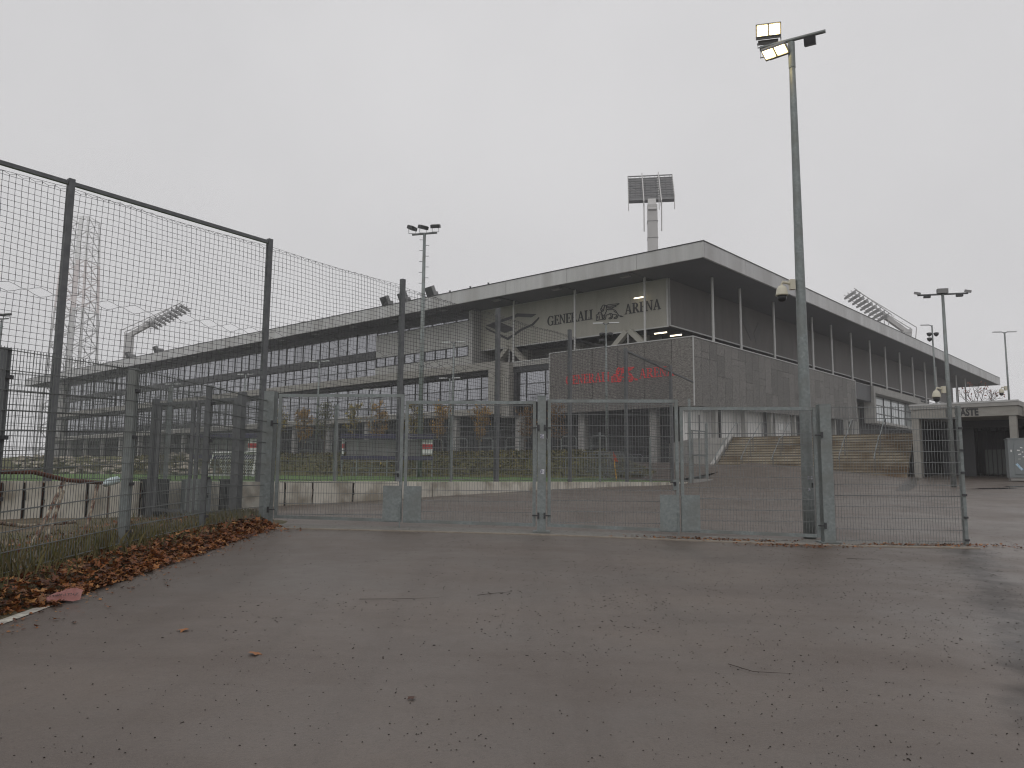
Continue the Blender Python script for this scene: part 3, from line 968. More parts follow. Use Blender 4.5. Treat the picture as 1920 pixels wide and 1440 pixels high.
m.prism([sd * 10.78 + sn * -.2 + Vector((0, 0, 1.6)), sd * 10.78 + sn * 4.9 + Vector((0, 0, 1.6)), sd * 10.78 + sn * 4.9 + Vector((0, 0, 2.1)), sd * 10.78 + Vector((0, 0, 4.65)), sd * 10.78 + sn * -.2 + Vector((0, 0, 4.65))], sd * .25)
m.build('side_wall', CONCD, sr)
for s_ in (1.5, 3.35, 5.25, 7.1, 8.95, 10.6):
    m = MB()
    A = sd * s_ + Vector((0, 0, 4.4))
    pts = [A + sn * -.35 + Vector((0, 0, .95)), A + sn * .1 + Vector((0, 0, .93)), A + sn * 2.0 + Vector((0, 0, -.15)), A + sn * 2.45 + Vector((0, 0, -.25)), A + sn * 4.2 + Vector((0, 0, -1.35)), A + sn * 4.45 + Vector((0, 0, -1.6))]
    m.tube(pts, .028, 6)
    hr = m.build('handrail', GALV, sr)
    m = MB()
    for d, z0, z1 in ((-.3, 0, .94), (1.9, -1.05, -.1), (2.5, -1.35, -.28), (4.2, -2.3, -1.36)):
        m.tube([A + sn * d + Vector((0, 0, z0)), A + sn * d + Vector((0, 0, z1))], .022, 6)
    m.build('rail_post', DKPOST, hr)

# guest entrance ---------------------------------------------------------------
K = Vector((25.94, 39.5, 0))
ge = thing('guest_gateway', 'concrete gateway canopy lettered for guests, dark inside', 'gateway', K)
def G(a, d, z):       # a metres along the front (to the left), d metres back
    p = eL * a + eR * d
    return Vector((p.x, p.y, z))
def gbox(a0, a1, d0, d1, z0, z1, mat, name, par=ge):
    m = MB()
    m.hexa([G(a0, d0, z0), G(a1, d0, z0), G(a1, d1, z0), G(a0, d1, z0), G(a0, d0, z1), G(a1, d0, z1), G(a1, d1, z1), G(a0, d1, z1)])
    return m.build(name, mat, par)
cn = gbox(0, 4.98, 0, 7.5, 5.0, 5.5, CONC, 'canopy')
gbox(-3.4, -.002, 1.2, 7.5, 5.0, 5.5, CONC, 'canopy_wing', cn)
gbox(-.06, 5.04, -.06, 7.6, 5.503, 5.76, CONCD, 'canopy_cap', cn)
gbox(-.08, 5.06, -.08, -.055, 5.70, 5.79, TRIM, 'cap_edge', cn)
gbox(4.62, 4.98, .02, .45, 1.5, 4.997, CONC, 'pillar')
gbox(.10, .42, .05, .40, 1.5, 4.997, CONC, 'pillar')
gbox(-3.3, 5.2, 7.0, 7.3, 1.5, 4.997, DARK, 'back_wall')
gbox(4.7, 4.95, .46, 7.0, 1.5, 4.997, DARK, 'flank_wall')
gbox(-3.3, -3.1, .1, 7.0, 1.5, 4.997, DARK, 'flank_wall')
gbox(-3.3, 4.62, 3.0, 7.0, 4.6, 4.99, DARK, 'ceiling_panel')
gbox(-3.3, 4.7, 3.9, 7.0, 1.5, 1.86, DARK, 'inner_floor')  # floor coloured near-black to deepen the shade inside the gateway
gbox(2.75, 4.4, 3.6, 3.7, 1.7, 4.9, DARKG, 'roller_gate')
m = MB()
for i in range(12):
    p = G(2.7 - .22 * i, 4.2, 0)
    m.rod(Vector((p.x, p.y, 1.7)), Vector((p.x, p.y, 4.9)), .02)
m.build('gate_bars', DARKG, ge)
gbox(1.0, 2.4, 4.25, 4.35, 2.0, 3.4, M('dull_cabinet', (.09, .10, .095), rough=.5), 'notice_board')

def text_mesh(body, mat, name, size, sx=1.0, bold=0.0, depth=.01):
    c = bpy.data.curves.new(name, 'FONT')
    c.body = body
    c.size = size
    c.extrude = depth
    c.offset = bold
    c.resolution_u = 3
    o = bpy.data.objects.new(name, c)
    COL.objects.link(o)
    dg = bpy.context.evaluated_depsgraph_get()
    me = bpy.data.meshes.new_from_object(o.evaluated_get(dg))
    bpy.data.objects.remove(o)
    me.materials.clear()
    me.materials.append(mat)
    return me
def place_text(me, name, parent, origin, xdir, updir=(0, 0, 1), sx=1.0):
    o = bpy.data.objects.new(name, me)
    COL.objects.link(o)
    o.parent = parent
    x = Vector(xdir).normalized()
    y = Vector(updir).normalized()
    z = x.cross(y)
    mt = Matrix((x * sx, y, z)).transposed().to_4x4()
    mt.translation = Vector(origin)
    o.matrix_basis = mt
    return o
place_text(text_mesh('15 GÄSTE', LETTER, 'gate_lettering', .52, bold=.02), 'gate_lettering', cn, G(3.34, -.012, 5.07), -eL, sx=.72)

# service cabin at the right edge
cb = thing('service_cabin', 'grey metal cabin with stickers and a black scrawl on its door', 'cabin', (23.06, 36.0, 1.66), rz=R_(-27))
CAB = M('grey_blue_metal', (0.17, 0.19, 0.195), (0.22, 0.24, 0.245), sc=1.2, rough=0.5)
m = MB(); m.box((1.2, .6, 1.02), (2.4, 1.2, 1.78)); m.build('body', CAB, cb)
m = MB(); m.box((1.2, .6, 1.93), (2.46, 1.26, .04)); m.build('lid', CAB, cb)
m = MB(); m.box((1.2, .6, .06), (2.3, 1.1, .14)); m.build('plinth', CONCD, cb)
m = MB(); m.box((.66, -.015, .98), (.86, .03, 1.4)); dr = m.build('door', CAB, cb)
m = MB(); m.box((1.62, -.015, .98), (.9, .03, 1.4)); m.build('door', CAB, cb)
m = MB()
for x, z, w, h, a in ((.40, 1.38, .11, .05, .1), (.52, 1.5, .09, .04, .3), (.44, 1.2, .12, .05, -.2), (.6, 1.08, .1, .05, .2), (.42, .98, .1, .02, 0), (.56, 1.3, .06, .05, 0), (.12, 1.36, .06, .1, 0)):
    m.box((x, -.034 if x > .2 else -.004, z), (w, .004, h), ry=a)
m.build('sticker', WHITE, dr)
m = MB(); m.box((.40, -.036, .62), (.1, .004, .36), ry=R_(-38)); m.build('sticker', M('blue_sticker', (.25, .45, .65), (.6, .7, .75), sc=20, contrast=2), dr)
m = MB()
m.tube([(.62, -.036, .6), (.7, -.036, .75), (.64, -.036, .85), (.72, -.036, .95), (.66, -.036, 1.02), (.75, -.036, 1.0), (.74, -.036, .7), (.82, -.036, .9)], .014, 5)
m.build('scrawl', BLACK, dr)

# ------------------------------------------------------------------ wire fences and gates
def wire_panel(mb, p0, p1, z0a, z0b, z1a, z1b, step=.05, hstep=.2, rv=.0032, rh=.0045, clip=None):
    """double-bar mesh between plan points p0 and p1; heights may differ at the two ends"""
    p0, p1 = Vector(p0), Vector(p1)
    L = (p1 - p0).length
    n = max(2, int(round(L / step)))
    d = (p1 - p0) / L
    nn = Vector((-d.y, d.x)) * .0075
    for i in range(n + 1):
        t = i / n
        q = p0 + (p1 - p0) * t
        a, c = z0a + (z0b - z0a) * t, z1a + (z1b - z1a) * t
        if clip and clip[0] < t < clip[1]:
            a = max(a, a + clip[2])
        j1, j2 = random.gauss(0, .0016), random.gauss(0, .0016)
        mb.rod((q.x + d.x * j1, q.y + d.y * j1, a), (q.x + d.x * j2, q.y + d.y * j2, c), rv)
    H = min(z1a - z0a, z1b - z0b)
    k = int(H / hstep + .01)
    for j in range(k + 1):
        za, zb = z1a - .03 - j * hstep, z1b - .03 - j * hstep
        if za < z0a - .01: break
        for sg in (-1, 1):
            a = p0 + nn * sg
            c = p1 + nn * sg
            mb.rod((a.x, a.y, za + random.gauss(0, .003)), (c.x, c.y, zb + random.gauss(0, .003)), rh)

def stuff_part(o):
    o['kind'] = 'stuff'
    return o

def post(mb, x, y, z0, z1, w, d=None, rz=0.0):
    return mb.box((x, y, (z0 + z1) / 2), (w, d or w, z1 - z0), rz=rz)

gate_dir = math.atan2(14.05 - 14.9, 8.14 + 4.67)
# gate leaves: (x0,y0,x1,y1,top z, bottom at x0, bottom at x1, lock side)
LEAF = [(-4.50, 14.885, -2.06, 14.755, 3.17, .80, .75, 1, 'gate leaf nearest the leaf-covered verge, its top rail the highest'),
        (-2.03, 14.753, 0.46, 14.607, 3.045, .745, .70, -1, 'second gate leaf, between the low sheet plate and the middle post'),
        (0.68, 14.592, 3.10, 14.405, 3.075, .70, .63, 1, 'third gate leaf, just right of the middle post'),
        (3.13, 14.403, 5.60, 14.21, 2.935, .63, .57, -1, 'fourth gate leaf in front of the tall lamp post, its top rail the lowest')]
for x0, y0, x1, y1, zt, za, zb, lock, lab in LEAF:
    t = thing('gate_leaf', lab, 'gate', (x0, y0, gz(x0, y0)), group='galvanised gate leaves across the road')
    g0 = gz(x0, y0)
    def P(s, z, off=0.0):
        return Vector(((x1 - x0) * s, (y1 - y0) * s + off, z - g0))
    L = math.hypot(x1 - x0, y1 - y0)
    h = .03 / L
    m = MB()
    m.bar(P(h, za), P(h, zt), .06, .05)
    m.bar(P(1 - h, zb), P(1 - h, zt), .06, .05)
    m.bar(P(2 * h, zt - .03, .001), P(1 - 2 * h, zt - .03, .001), .048, .06)
    m.bar(P(2 * h, za + .03, .001), P(1 - 2 * h, zb + .03, .001), .048, .06)
    m.build('frame', GALV, t)
    m = MB()
    a, c = P(3 * h, 0, -.012), P(1 - 3 * h, 0, -.012)
    wire_panel(m, (a.x, a.y), (c.x, c.y), za - g0 + .06, zb - g0 + .06, zt - g0 - .06, zt - g0 - .06, rv=.0037, rh=.0056)
    stuff_part(m.build('wire_mesh', WIRE, t))
    # sheet plate and lock at the meeting stile
    s0, s1 = (1 - .36 / L, 1 - .01 / L) if lock > 0 else (.01 / L, .34 / L)
    zm = (zb if lock > 0 else za)
    m = MB()
    p = [P(s0, zm + .02, -.034), P(s1, zm + .02, -.034), P(s1, zm + .68, -.034), P(s0, zm + .68, -.034)]
    m.prism(p, (0, .003, 0))
    m.build('cover_plate', GALV, t)
    if lock > 0:
        m = MB()
        q = P(1 - .075 / L, zm + .86, -.01)
        m.box(q, (.08, .055, .19))
        lk = m.build('lock_case', GALV, t)
        m = MB()
        m.box(q + Vector((-.005, -.045, .02)), (.03, .03, .07))
        m.tube([q + Vector((-.005, -.05, .04)), q + Vector((-.1, -.06, .04))], .009, 6)
        m.build('handle', BLACK, lk)
        m = MB()
        q = P(1 - .03 / L, 0)
        gq = gz(x1, y1)
        m.tube([(q.x, q.y - .05, zm - g0 + .35), (q.x, q.y - .05, gq - g0 + .03)], .011, 6)
        m.build('drop_bolt', GALV, t)

# gate posts
POSTS = [(-4.66, 14.9, .2, 3.2, 'thick gate post standing at the end of the leaf-covered verge'),
         (0.57, 14.6, .155, 3.13, 'middle gate post with small stickers on it'),
         (5.74, 14.2, .2, 2.97, 'thick gate post beside the tall lamp post')]
STICK = M('white_sticker', (.62, .63, .66), (.2, .2, .26), sc=30, contrast=2.5)
for i, (x, y, w, zt, lab) in enumerate(POSTS):
    g0 = gz(x, y)
    t = thing('gate_post', lab, 'post', (x, y, g0), rz=gate_dir, group='gate posts')
    m = MB(); m.box((0, 0, (zt - g0) / 2), (w, w, zt - g0)); m.build('shaft', GALV, t)
    m = MB(); m.box((0, 0, .012 + .012), (w + .16, w + .16, .024)); m.build('base_plate', GALV, t)
    m = MB(); m.box((0, 0, zt - g0 + .008), (w + .012, w + .012, .014)); m.build('cap', GALV, t)
    for sg in ((1,) if i == 0 else (-1, 1) if i == 1 else (-1,)):
        for z in (.32, 1.95):
            m = MB()
            m.box((sg * (w / 2 - .02), -w / 2 - .018, z), (.035, .03, .11))
            m.tube([(sg * (w / 2 - .01), -w / 2 - .02, z), (sg * (w / 2 + .09), -w / 2 + .03, z)], .011, 6)
            m.build('hinge', DARKG, t)
    if i == 1:
        for z, wd_, dx in ((1.93 - .14, .07, .01), (1.33 - .2, .08, .015)):
            m = MB(); m.box((dx, -w / 2 - .003, z), (wd_, .004, wd_ * 1.15), ry=.05); m.build('sticker', STICK, t)
m = MB()
# fixed panel to the right of the gates
x0, y0, x1, y1 = 5.87, 14.19, 8.09, 14.055
t = thing('fence_panel', 'fixed wire mesh fence bay with a slim end post beside the open roadway', 'fence', (x1, y1, gz(x1, y1)))
g0 = gz(x1, y1)
m.box((.05, 0, (2.97 - g0) / 2), (.065, .065, 2.97 - g0), rz=gate_dir)
m.build('post', GALV, t)
m = MB()
wire_panel(m, (x0 - x1, y0 - y1 - .04), (0.02, -.04), gz(x0, y0) - g0 + .03, .03, 2.96 - g0, 2.96 - g0, rv=.0037, rh=.0056)
stuff_part(m.build('wire_mesh', WIRE, t))
m = MB()
for z in np.arange(.1, 2.5, .4):
    m.box((.05, -.045, z), (.075, .03, .035))
stuff_part(m.build('clamps', DARKG, t))

# fence along the verge
FP = [(-4.95, 5.15), (-5.0, 7.6), (-4.89, 10.0), (-4.86, 12.45), (-4.70, 14.78)]
FB = [.46, .60, .73, .80, .80]
t = thing('verge_fence', 'wire mesh fence running along the leaf-strewn verge', 'fence', (-4.87, 7.6, .5))
for i, (x, y) in enumerate(FP[:-1]):
    m = MB(); post(m, x + 4.87 - .04, y - 7.6, FB[i] - .5 - .3, FB[i] - .5 + 2.24, .08 if i != 2 else .1); m.build('post', DKPOST if i != 2 else GALV, t)
    m = MB()
    for z in np.arange(.15, 2.2, .6):
        m.box((x + 4.87 + .02, y - 7.6, FB[i] - .5 + z), (.035, .09, .04))
    stuff_part(m.build('clamps', DARKG, t))
for i in range(4):
    m = MB()
    (x0, y0), (x1, y1) = FP[i], FP[i + 1]
    wire_panel(m, (x0 + 4.87 + .012, y0 - 7.6), (x1 + 4.87 + .012, y1 - 7.6), FB[i] - .5 + .02, FB[i + 1] - .5 + .02, FB[i] - .5 + 2.25, FB[i + 1] - .5 + 2.25, rv=.0033, rh=.0056)
    stuff_part(m.build('wire_mesh', WIREL, t))

# side gate continuing the line behind the fence
t = thing('side_gate', 'framed steel mesh side gate standing behind the verge fence', 'gate', (-6.3, 15.6, .7))
def Q(s, z): return Vector((-7.55 + 2.35 * s + 6.3, 16.35 - 1.5 * s - 15.6, z))
for s in (0, 1):
    m = MB(); a = Q(s, 0); post(m, a.x, a.y, -.1, 2.5, .12, rz=R_(-32)); m.build('post', DKPOST, t)
m = MB()
for s in (.06, .47, .53, .94):
    m.bar(Q(s, .15), Q(s, 2.4), .06)
for sa, sb in ((.06, .47), (.53, .94)):
    m.bar(Q(sa, 2.37), Q(sb, 2.37), .05, .06)
    m.bar(Q(sa, .18), Q(sb, .18), .05, .06)
m.build('frame', DKPOST, t)
m = MB()
for sa, sb in ((.07, .46), (.54, .93)):
    a, c = Q(sa, 0), Q(sb, 0)
    wire_panel(m, (a.x, a.y), (c.x, c.y), .2, .2, 2.35, 2.35)
stuff_part(m.build('wire_mesh', WIREL, t))
m = MB(); a = Q(.5, .45); m.box(a, (.42, .02, .75), rz=R_(-32)); m.build('cover_plate', GALV, t)

# ------------------------------------------------------------------ ball net
KN = 7
bn = thing('ball_net', 'tall ball-stop net on steel posts along the pitch wall', 'ball net', (NET0.x, NET0.y, 1.44))
def NP(k, z, off=0.0):
    n2 = Vector((-NETD.y, NETD.x)).normalized() * off
    p = NETD * k + n2
    return Vector((p.x, p.y, z))
nrz = math.atan2(NETD.y, NETD.x)
for k in range(-1, KN):
    h = 6.18 if k < 5 else 6.1 if k == 5 else 5.9
    m = MB(); a = NP(k, 0); post(m, a.x, a.y, -.05, h, .12 if k < 2 else .13, rz=nrz); m.build('post', DKPOST, bn)
for k0, k1 in ((-1, 0), (0, 1), (5, 6.6)):
    m = MB(); m.bar(NP(k0 + .014, 6.09 if k0 < 3 else 5.99), NP(k1 - .014, 6.09 if k0 < 3 else 5.35), .08, .08); m.build('top_rail', DKPOST, bn)
random.seed(5)
def net_bay(k):
    m = MB()
    step = .118
    n = int(round(4.877 * .976 / step))
    ztop = 6.0 if k < 2 else 5.95
    zs_ = 3.72
    r = .005 if k < 2 else .0062
    def xy(s):
        return .012 + .976 * s
    def sag(s, z, ph):
        return .02 * math.sin(s * 9 + ph) * math.sin(z * 1.3 + k) + .028 * mnoise.noise((s * 5 + k * 7, z * 1.3, 1.7))
    def hor(s, z):
        return .006 * mnoise.noise((s * 3 + k * 5, z * 1.1, 8.3))
    def bow(s, z):
        return .09 * math.sin(math.pi * s) * math.sin(z) + .05 * mnoise.noise((s * 2 + k * 3, z * .6, 3.1))
    for (za, zb, top) in ((zs_, ztop, True), (.05, zs_, False)):
        rows = int(round((zb - za) / step))
        pts = []
        for j in range(rows + 1):
            z = za + (zb - za) * j / rows
            row = []
            for i in range(n + 1):
                s = i / n
                zz = z + sag(s, z, k * 1.3) * min(1, 4 * s * (1 - s) + .35)
                if top and j == rows:      # scallops hanging from the wire
                    zz -= .05 + .04 * abs(math.sin(math.pi * i / 2.0))
                if k < 3 or top:
                    ph = math.sin(math.pi * ((i + .5) % 5) / 5.0) ** 2
                    if top and j == 0: zz += .09 * ph
                    if not top and j == rows: zz -= .10 * ph
                row.append(NP(k + xy(s + hor(s, z)), zz, bow(s, z)))
            pts.append(row)
        for j in range(rows + 1):
            m.tube(pts[j], r, 3, False)
        for i in range(n + 1):
            m.tube([pts[j][i] for j in range(rows + 1)], r, 3, False)
    # hanging wire and ties
    m.tube([NP(k + xy(s), ztop - .01 - .05 * math.sin(math.pi * s), 0) for s in np.linspace(0, 1, 9)], .005, 3, False)
    for i in range(0, n + 1, 2):
        s = i / n
        m.rod(NP(k + xy(s), ztop - .01 - .05 * math.sin(math.pi * s)), NP(k + xy(s), ztop - .09, 0), .005)
    return m
for k in range(-1, 6):
    stuff_part(net_bay(k).build('netting', NET, bn))

# low mesh fence on the same line
pf = thing('pitch_fence', 'low wire mesh fence along the top of the pitch wall', 'fence', (NET0.x, NET0.y, 1.44))
for k in np.arange(-.5, 6.6, 1.0):
    m = MB(); a = NP(k, 0); post(m, a.x, a.y, -.05, 2.12, .07, rz=nrz); m.build('post', GALV, pf)
for k in np.arange(-1, 6.6, .5):
    a, c = NP(k, 0, .1), NP(min(k + .5, 6.6), 0, .1)
    m = MB()
    wire_panel(m, (a.x, a.y), (c.x, c.y), .06, .06, 2.1, 2.1, step=.05 if k < 3 else .1, rv=.003, rh=.0045)
    stuff_part(m.build('wire_mesh', WIREL, pf))
# steel gate frame closing the pitch corner
t = thing('corner_gate', 'small galvanised mesh gate closing the corner of the pitch', 'gate', (10.4, 40.9, 1.38))
for x, y in ((-1.1, -.5), (.05, .6)):
    m = MB(); post(m, x, y, 0, 4.4 if x < 0 else 3.2, .12); m.build('post', GALV, t)
m = MB()
for z in (.12, 1.45, 2.75):
    m.bar((-1.05, -.46, z), (.02, .56, z), .06)
for s in (.1, .55, .95):
    m.bar((-1.05 + 1.07 * s, -.46 + 1.02 * s, .1), (-1.05 + 1.07 * s, -.46 + 1.02 * s, 2.75), .05)
m.build('frame', GALV, t)
m = MB(); wire_panel(m, (-1.05, -.46), (.02, .56), .1, .1, 2.75, 2.75, step=.07); stuff_part(m.build('wire_mesh', WIREL, t))
m = MB(); m.box((-.4, 0, .12), (1.6, .25, .24), rz=R_(40)); m.build('concrete_foot', CONCD, t)

# retaining wall: slabs with open dark joints
WALLM = M('stained_wall_concrete', (0.52, 0.49, 0.425), (0.62, 0.59, 0.52), sc=.9, rough=0.85, bump=0.2, rand=.06, c3=(.27, .24, .19), sc3=1.6)
rwl = thing('retaining_wall', 'low pale concrete retaining wall below the pitch with dark open joints', 'wall', (NET0.x, NET0.y, 0))
cuts = [-1.6, -.9, -.55, -.3, -.17, -.09, -.02, .15, .24, .33, .38, .5, .62, .78, 1.02, 1.15, 1.33, 1.62, 2.16, 2.3, 2.86, 3.32, 3.8, 4.4, 5.05, 5.7, 6.35, 6.75]
for i in range(len(cuts) - 1):
    k0, k1 = cuts[i] + (random.uniform(.004, .009) if i < 18 else .003), cuts[i + 1] - (random.uniform(.004, .009) if i < 18 else .003)
    a, c = NP(k0, 0, -.1), NP(k1, 0, -.1)
    a2, c2 = NP(k0, 0, .06), NP(k1, 0, .06)
    def gg(p): return max(gz(p.x + NET0.x, p.y + NET0.y), .3) - .12
    lean = random.uniform(-.012, .012)
    zt = 1.455 + random.uniform(-.006, .006)
    m = MB()
    m.hexa([Vector((a.x + lean, a.y, gg(a))), Vector((c.x + lean, c.y, gg(c))), Vector((c2.x, c2.y, gg(c))), Vector((a2.x, a2.y, gg(a))),
            Vector((a.x, a.y, zt)), Vector((c.x, c.y, zt)), Vector((c2.x, c2.y, zt)), Vector((a2.x, a2.y, zt))])
    m.build('slab', WALLM, rwl)
m = MB()
a, c, c2, a2 = NP(-1.6, 0, -.05), NP(6.75, 0, -.05), NP(6.75, 0, .05), NP(-1.6, 0, .05)
m.hexa([Vector((q.x, q.y, .2)) for q in (a, c, c2, a2)] + [Vector((q.x, q.y, 1.43)) for q in (a, c, c2, a2)])
m.build('joint_backing', RUSTD, rwl)
# black gaps widened by frost, as loose dark wedges
m = MB()
for k in cuts[3:18]:
    a = NP(k, 0, -.103)
    w = random.uniform(.012, .045)
    if random.random() < .25: continue
    for j in range(4):
        z0 = .78 + .16 * j
        x = a.x + random.uniform(-.02, .02)
        m.box((x, a.y, z0 + .08), (w * random.uniform(.5, 1.2), .012, .17), rz=nrz, ry=random.uniform(-.2, .2))
stuff_part(m.build('joint_cracks', M('black_joint', (.015, .012, .01), rough=.95), rwl))

# ------------------------------------------------------------------ lamp posts
def dome_camera(parent, at, d, s=1.0):
    """white dome camera on a wall arm pointing along d (unit, horizontal)"""
    d = Vector((d[0], d[1], 0)).normalized()
    a = Vector(at)
    m = MB(); m.box(a + d * .08 * s, (.1 * s, .1 * s, .2 * s), rz=math.atan2(d.y, d.x)); br = m.build('camera_bracket', CREAM, parent)
    m = MB(); m.tube([a + d * .1 * s + Vector((0, 0, .02 * s)), a + d * .27 * s + Vector((0, 0, .05 * s)), a + d * .29 * s + Vector((0, 0, -.02 * s))], .028 * s, 8); m.build('camera_arm', CREAM, br)
    c = a + d * .29 * s
    m = MB(); m.lathe([(.03 * s, -.02 * s), (.07 * s, -.04 * s), (.1 * s, -.1 * s), (.118 * s, -.2 * s), (.122 * s, -.225 * s)], 16, c); cm = m.build('dome_camera', CREAM, parent, smooth=True)
    m = MB(); m.lathe([(.088 * s, -.222 * s), (.088 * s, -.28 * s), (.075 * s, -.32 * s), (.045 * s, -.345 * s), (.01 * s, -.352 * s)], 16, c); m.build('dome', BLACK, cm, smooth=True)

tp = thing('tall_lamp_post', 'tall galvanised lamp post with two lit floodlights and a dome camera', 'lamp post', (5.67, 14.9, gz(5.67, 14.9)))
g0 = gz(5.67, 14.9)
m = MB(); m.tube([(0, 0, -.1), (0, 0, .9), (0, 0, 3), (0, 0, 6), (0, 0, 8.6), (0, 0, 10.02 - g0 + .4)], [.118, .115, .105, .085, .068, .056], 20); m.build('shaft', GALV, tp, smooth=True)
m = MB(); m.tube([(0, 0, 9.45), (0, 0, 10.0)], .068, 14); m.build('sleeve', GALV, tp)
ZA = 10.56 - g0
ad = Vector((1.08, -.62, 0)).normalized()
A0, A1 = -ad * .62 + Vector((0, 0, ZA)), ad * .66 + Vector((0, 0, ZA))
m = MB(); m.tube([A0, A1], .037, 10); m.build('cross_arm', GALV, tp)
def flood(parent, c, yaw, tilt, lit=True):
    m3 = (Matrix.Rotation(yaw, 3, 'Z') @ Matrix.Rotation(tilt, 3, 'X'))
    def T(mb):
        mb.V = [tuple(Vector(c) + m3 @ Vector(v)) for v in mb.V]
        return mb
    m = MB(); m.box((0, 0, .02), (.5, .05, .30)); m.box((0, .06, -.02), (.42, .08, .16)); fl = T(m).build('floodlight', LAMPB, parent)
    for sx in (-1, 1):
        m = MB(); m.box((sx * .123, -.03, .035), (.20, .012, .205)); T(m).build('lens', FLOOD if lit else DARKG, fl)
        m = MB(); m.box((sx * .123, -.034, .158), (.235, .03, .014)); m.box((sx * .123, -.034, -.086), (.235, .03, .014)); T(m).build('lens_frame', LAMPB, fl)
    m = MB(); m.box((0, .1, -.17), (.4, .07, .08)); T(m).build('driver_box', LAMPB, fl)
    return fl
f = flood(tp, A0 + ad * .16 + Vector((0, -.05, .28)), R_(-14), R_(14))
m = MB(); m.tube([A0 + Vector((-.05, 0, .1)), A0 + Vector((-.05, 0, 0)), A0 + ad * .42 + Vector((0, 0, .0)), A0 + ad * .42 + Vector((0, 0, .12))], .012, 6); m.build('bracket', DARKG, tp)
f = flood(tp, A0 + ad * .26 + Vector((0, -.14, -.24)), R_(-40), R_(68))
m = MB(); m.tube([A0 + Vector((.0, 0, 0)), A0 + Vector((0, 0, -.22)), A0 + ad * .44 + Vector((0, 0, -.22)), A0 + ad * .44], .012, 6); m.build('bracket', DARKG, tp)
m = MB(); m.box(A1 - ad * .3 + Vector((0, 0, -.13)), (.22, .12, .16), rz=R_(-30), rx=.25); ds = m.build('unlit_spotlight', BLACK, tp)
m = MB(); m.tube([A1 - ad * .4 + Vector((0, 0, 0)), A1 - ad * .4 + Vector((0, 0, -.13))], .01, 6); m.tube([A1 - ad * .2, A1 - ad * .2 + Vector((0, 0, -.13))], .01, 6); m.build('bracket', BLACK, ds)
dome_camera(tp, Vector((-.085, 0, 5.42 - g0)), (-1, -.05))
m = MB(); m.box((-.03, -.118, 1.6 - .46), (.035, .004, .06)); m.box((.03, -.118, 1.6 - .46), (.035, .004, .06)); m.box((-.02, -.121, 1.38 - .46), (.035, .004, .06)); m.build('sticker', STICK, tp)
m = MB(); m.box((.045, -.122, 1.0), (.02, .01, .09)); m.build('inspection_slot', BLACK, tp)

def lamp_head(mb, c, d, s=1.0):
    d = Vector(d).normalized()
    c = Vector(c)
    n = Vector((-d.y, d.x, 0))
    mb.prism([c + n * .09 * s, c + d * .62 * s + n * .07 * s, c + d * .62 * s - n * .07 * s, c - n * .09 * s], Vector((0, 0, .07 * s)))
    return mb

def bar_lamp(loc, h, half, d, label, cam_h=None, cam_d=(-1, 0), ladder=False):
    t = thing('lamp_post', label, 'lamp post', loc)
    m = MB(); m.tube([(0, 0, -.2), (0, 0, h * .5), (0, 0, h)], [.11, .09, .06], 12); m.build('shaft', GALV, t, smooth=True)
    d = Vector((d[0], d[1], 0)).normalized()
    m = MB(); m.tube([-d * half + Vector((0, 0, h)), d * half + Vector((0, 0, h))], .04, 8); m.build('cross_arm', DKPOST, t)
    for q, rr in ((-half * .62, -.085), (half * .66, -.085)):
        m = MB(); m.box(d * q + Vector((0, 0, h + rr)), (.26, .16, .09), rz=math.atan2(d.y, d.x)); m.build('luminaire', DARKG, t)
    m = MB(); m.box(Vector((0, 0, h + .14)), (.42, .22, .2), rz=math.atan2(d.y, d.x)); m.build('luminaire', LAMPB, t)
    for q in (-half, half):
        m = MB(); m.box(d * q + Vector((0, 0, h + .09)), (.1, .26, .1), rx=.3, rz=.9); m.build('camera', LAMPB, t)
    if cam_h:
        dome_camera(t, Vector((cam_d[0] * .09, cam_d[1] * .09, cam_h)), cam_d, 1.5)
    return t
bar_lamp((18.75, 33.0, gz(18.75, 33)), 9.69 - gz(18.75, 33), 1.0, (1, -.25), 'lamp post with a cross bar and dome camera standing before the guest gateway', cam_h=5.5 - gz(18.75, 33))

LHEAD = M('pale_lamp_shell', (.62, .63, .64), rough=.35)
def street_lamp(loc, h, label, d=(1, -.2), speakers=False, arms=2, cam_h=None, grp='street lamps around the stadium', bright=True):
    t = thing('street_lamp', label, 'street lamp', loc, group=grp)
    m = MB(); m.tube([(0, 0, -.3), (0, 0, h * .6), (0, 0, h)], [.085, .07, .055], 10); m.build('shaft', GALV, t, smooth=True)
    d = Vector((d[0], d[1], 0)).normalized()
    for sg in ((-1, 1) if arms == 2 else (-1,)):
        m = MB(); m.tube([(0, 0, h - .12), d * sg * .12 + Vector((0, 0, h)), d * sg * .25 + Vector((0, 0, h + .03))], .03, 6); am = m.build('arm', DKPOST, t)
        m = MB(); lamp_head(m, d * sg * .2 + Vector((0, 0, h)), d * sg, 1.0); m.build('lamp_head', LHEAD, am)
    if speakers:
        for sg, z in ((-1, -.75), (1, -.75), (-1, -1.15)):
            m = MB(); c = d * sg * .25 + Vector((0, -.05, h + z))
            m.lathe([(.05, -.15), (.16, -.05), (.2, .12), (.12, .16)], 12, c); m.build('loudspeaker', BLACK, t, smooth=True)
    if cam_h:
        dome_camera(t, Vector((-.08, 0, cam_h)), (-1, 0), 1.6)
    return t
street_lamp((33.1, 60.0, 4.4), 13.8 - 4.4, 'slim street lamp with black loudspeakers near the right end of the roof', speakers=True, arms=1)
street_lamp((37.5, 58.0, 2.7), 12.9 - 2.7, 'street lamp with a small dome camera standing clear of the roof end', cam_h=8.6 - 2.7)
street_lamp((-3.98, 52.0, 3.2), 10.7 - 3.2, 'street lamp whose head shows against the grey panelled block')
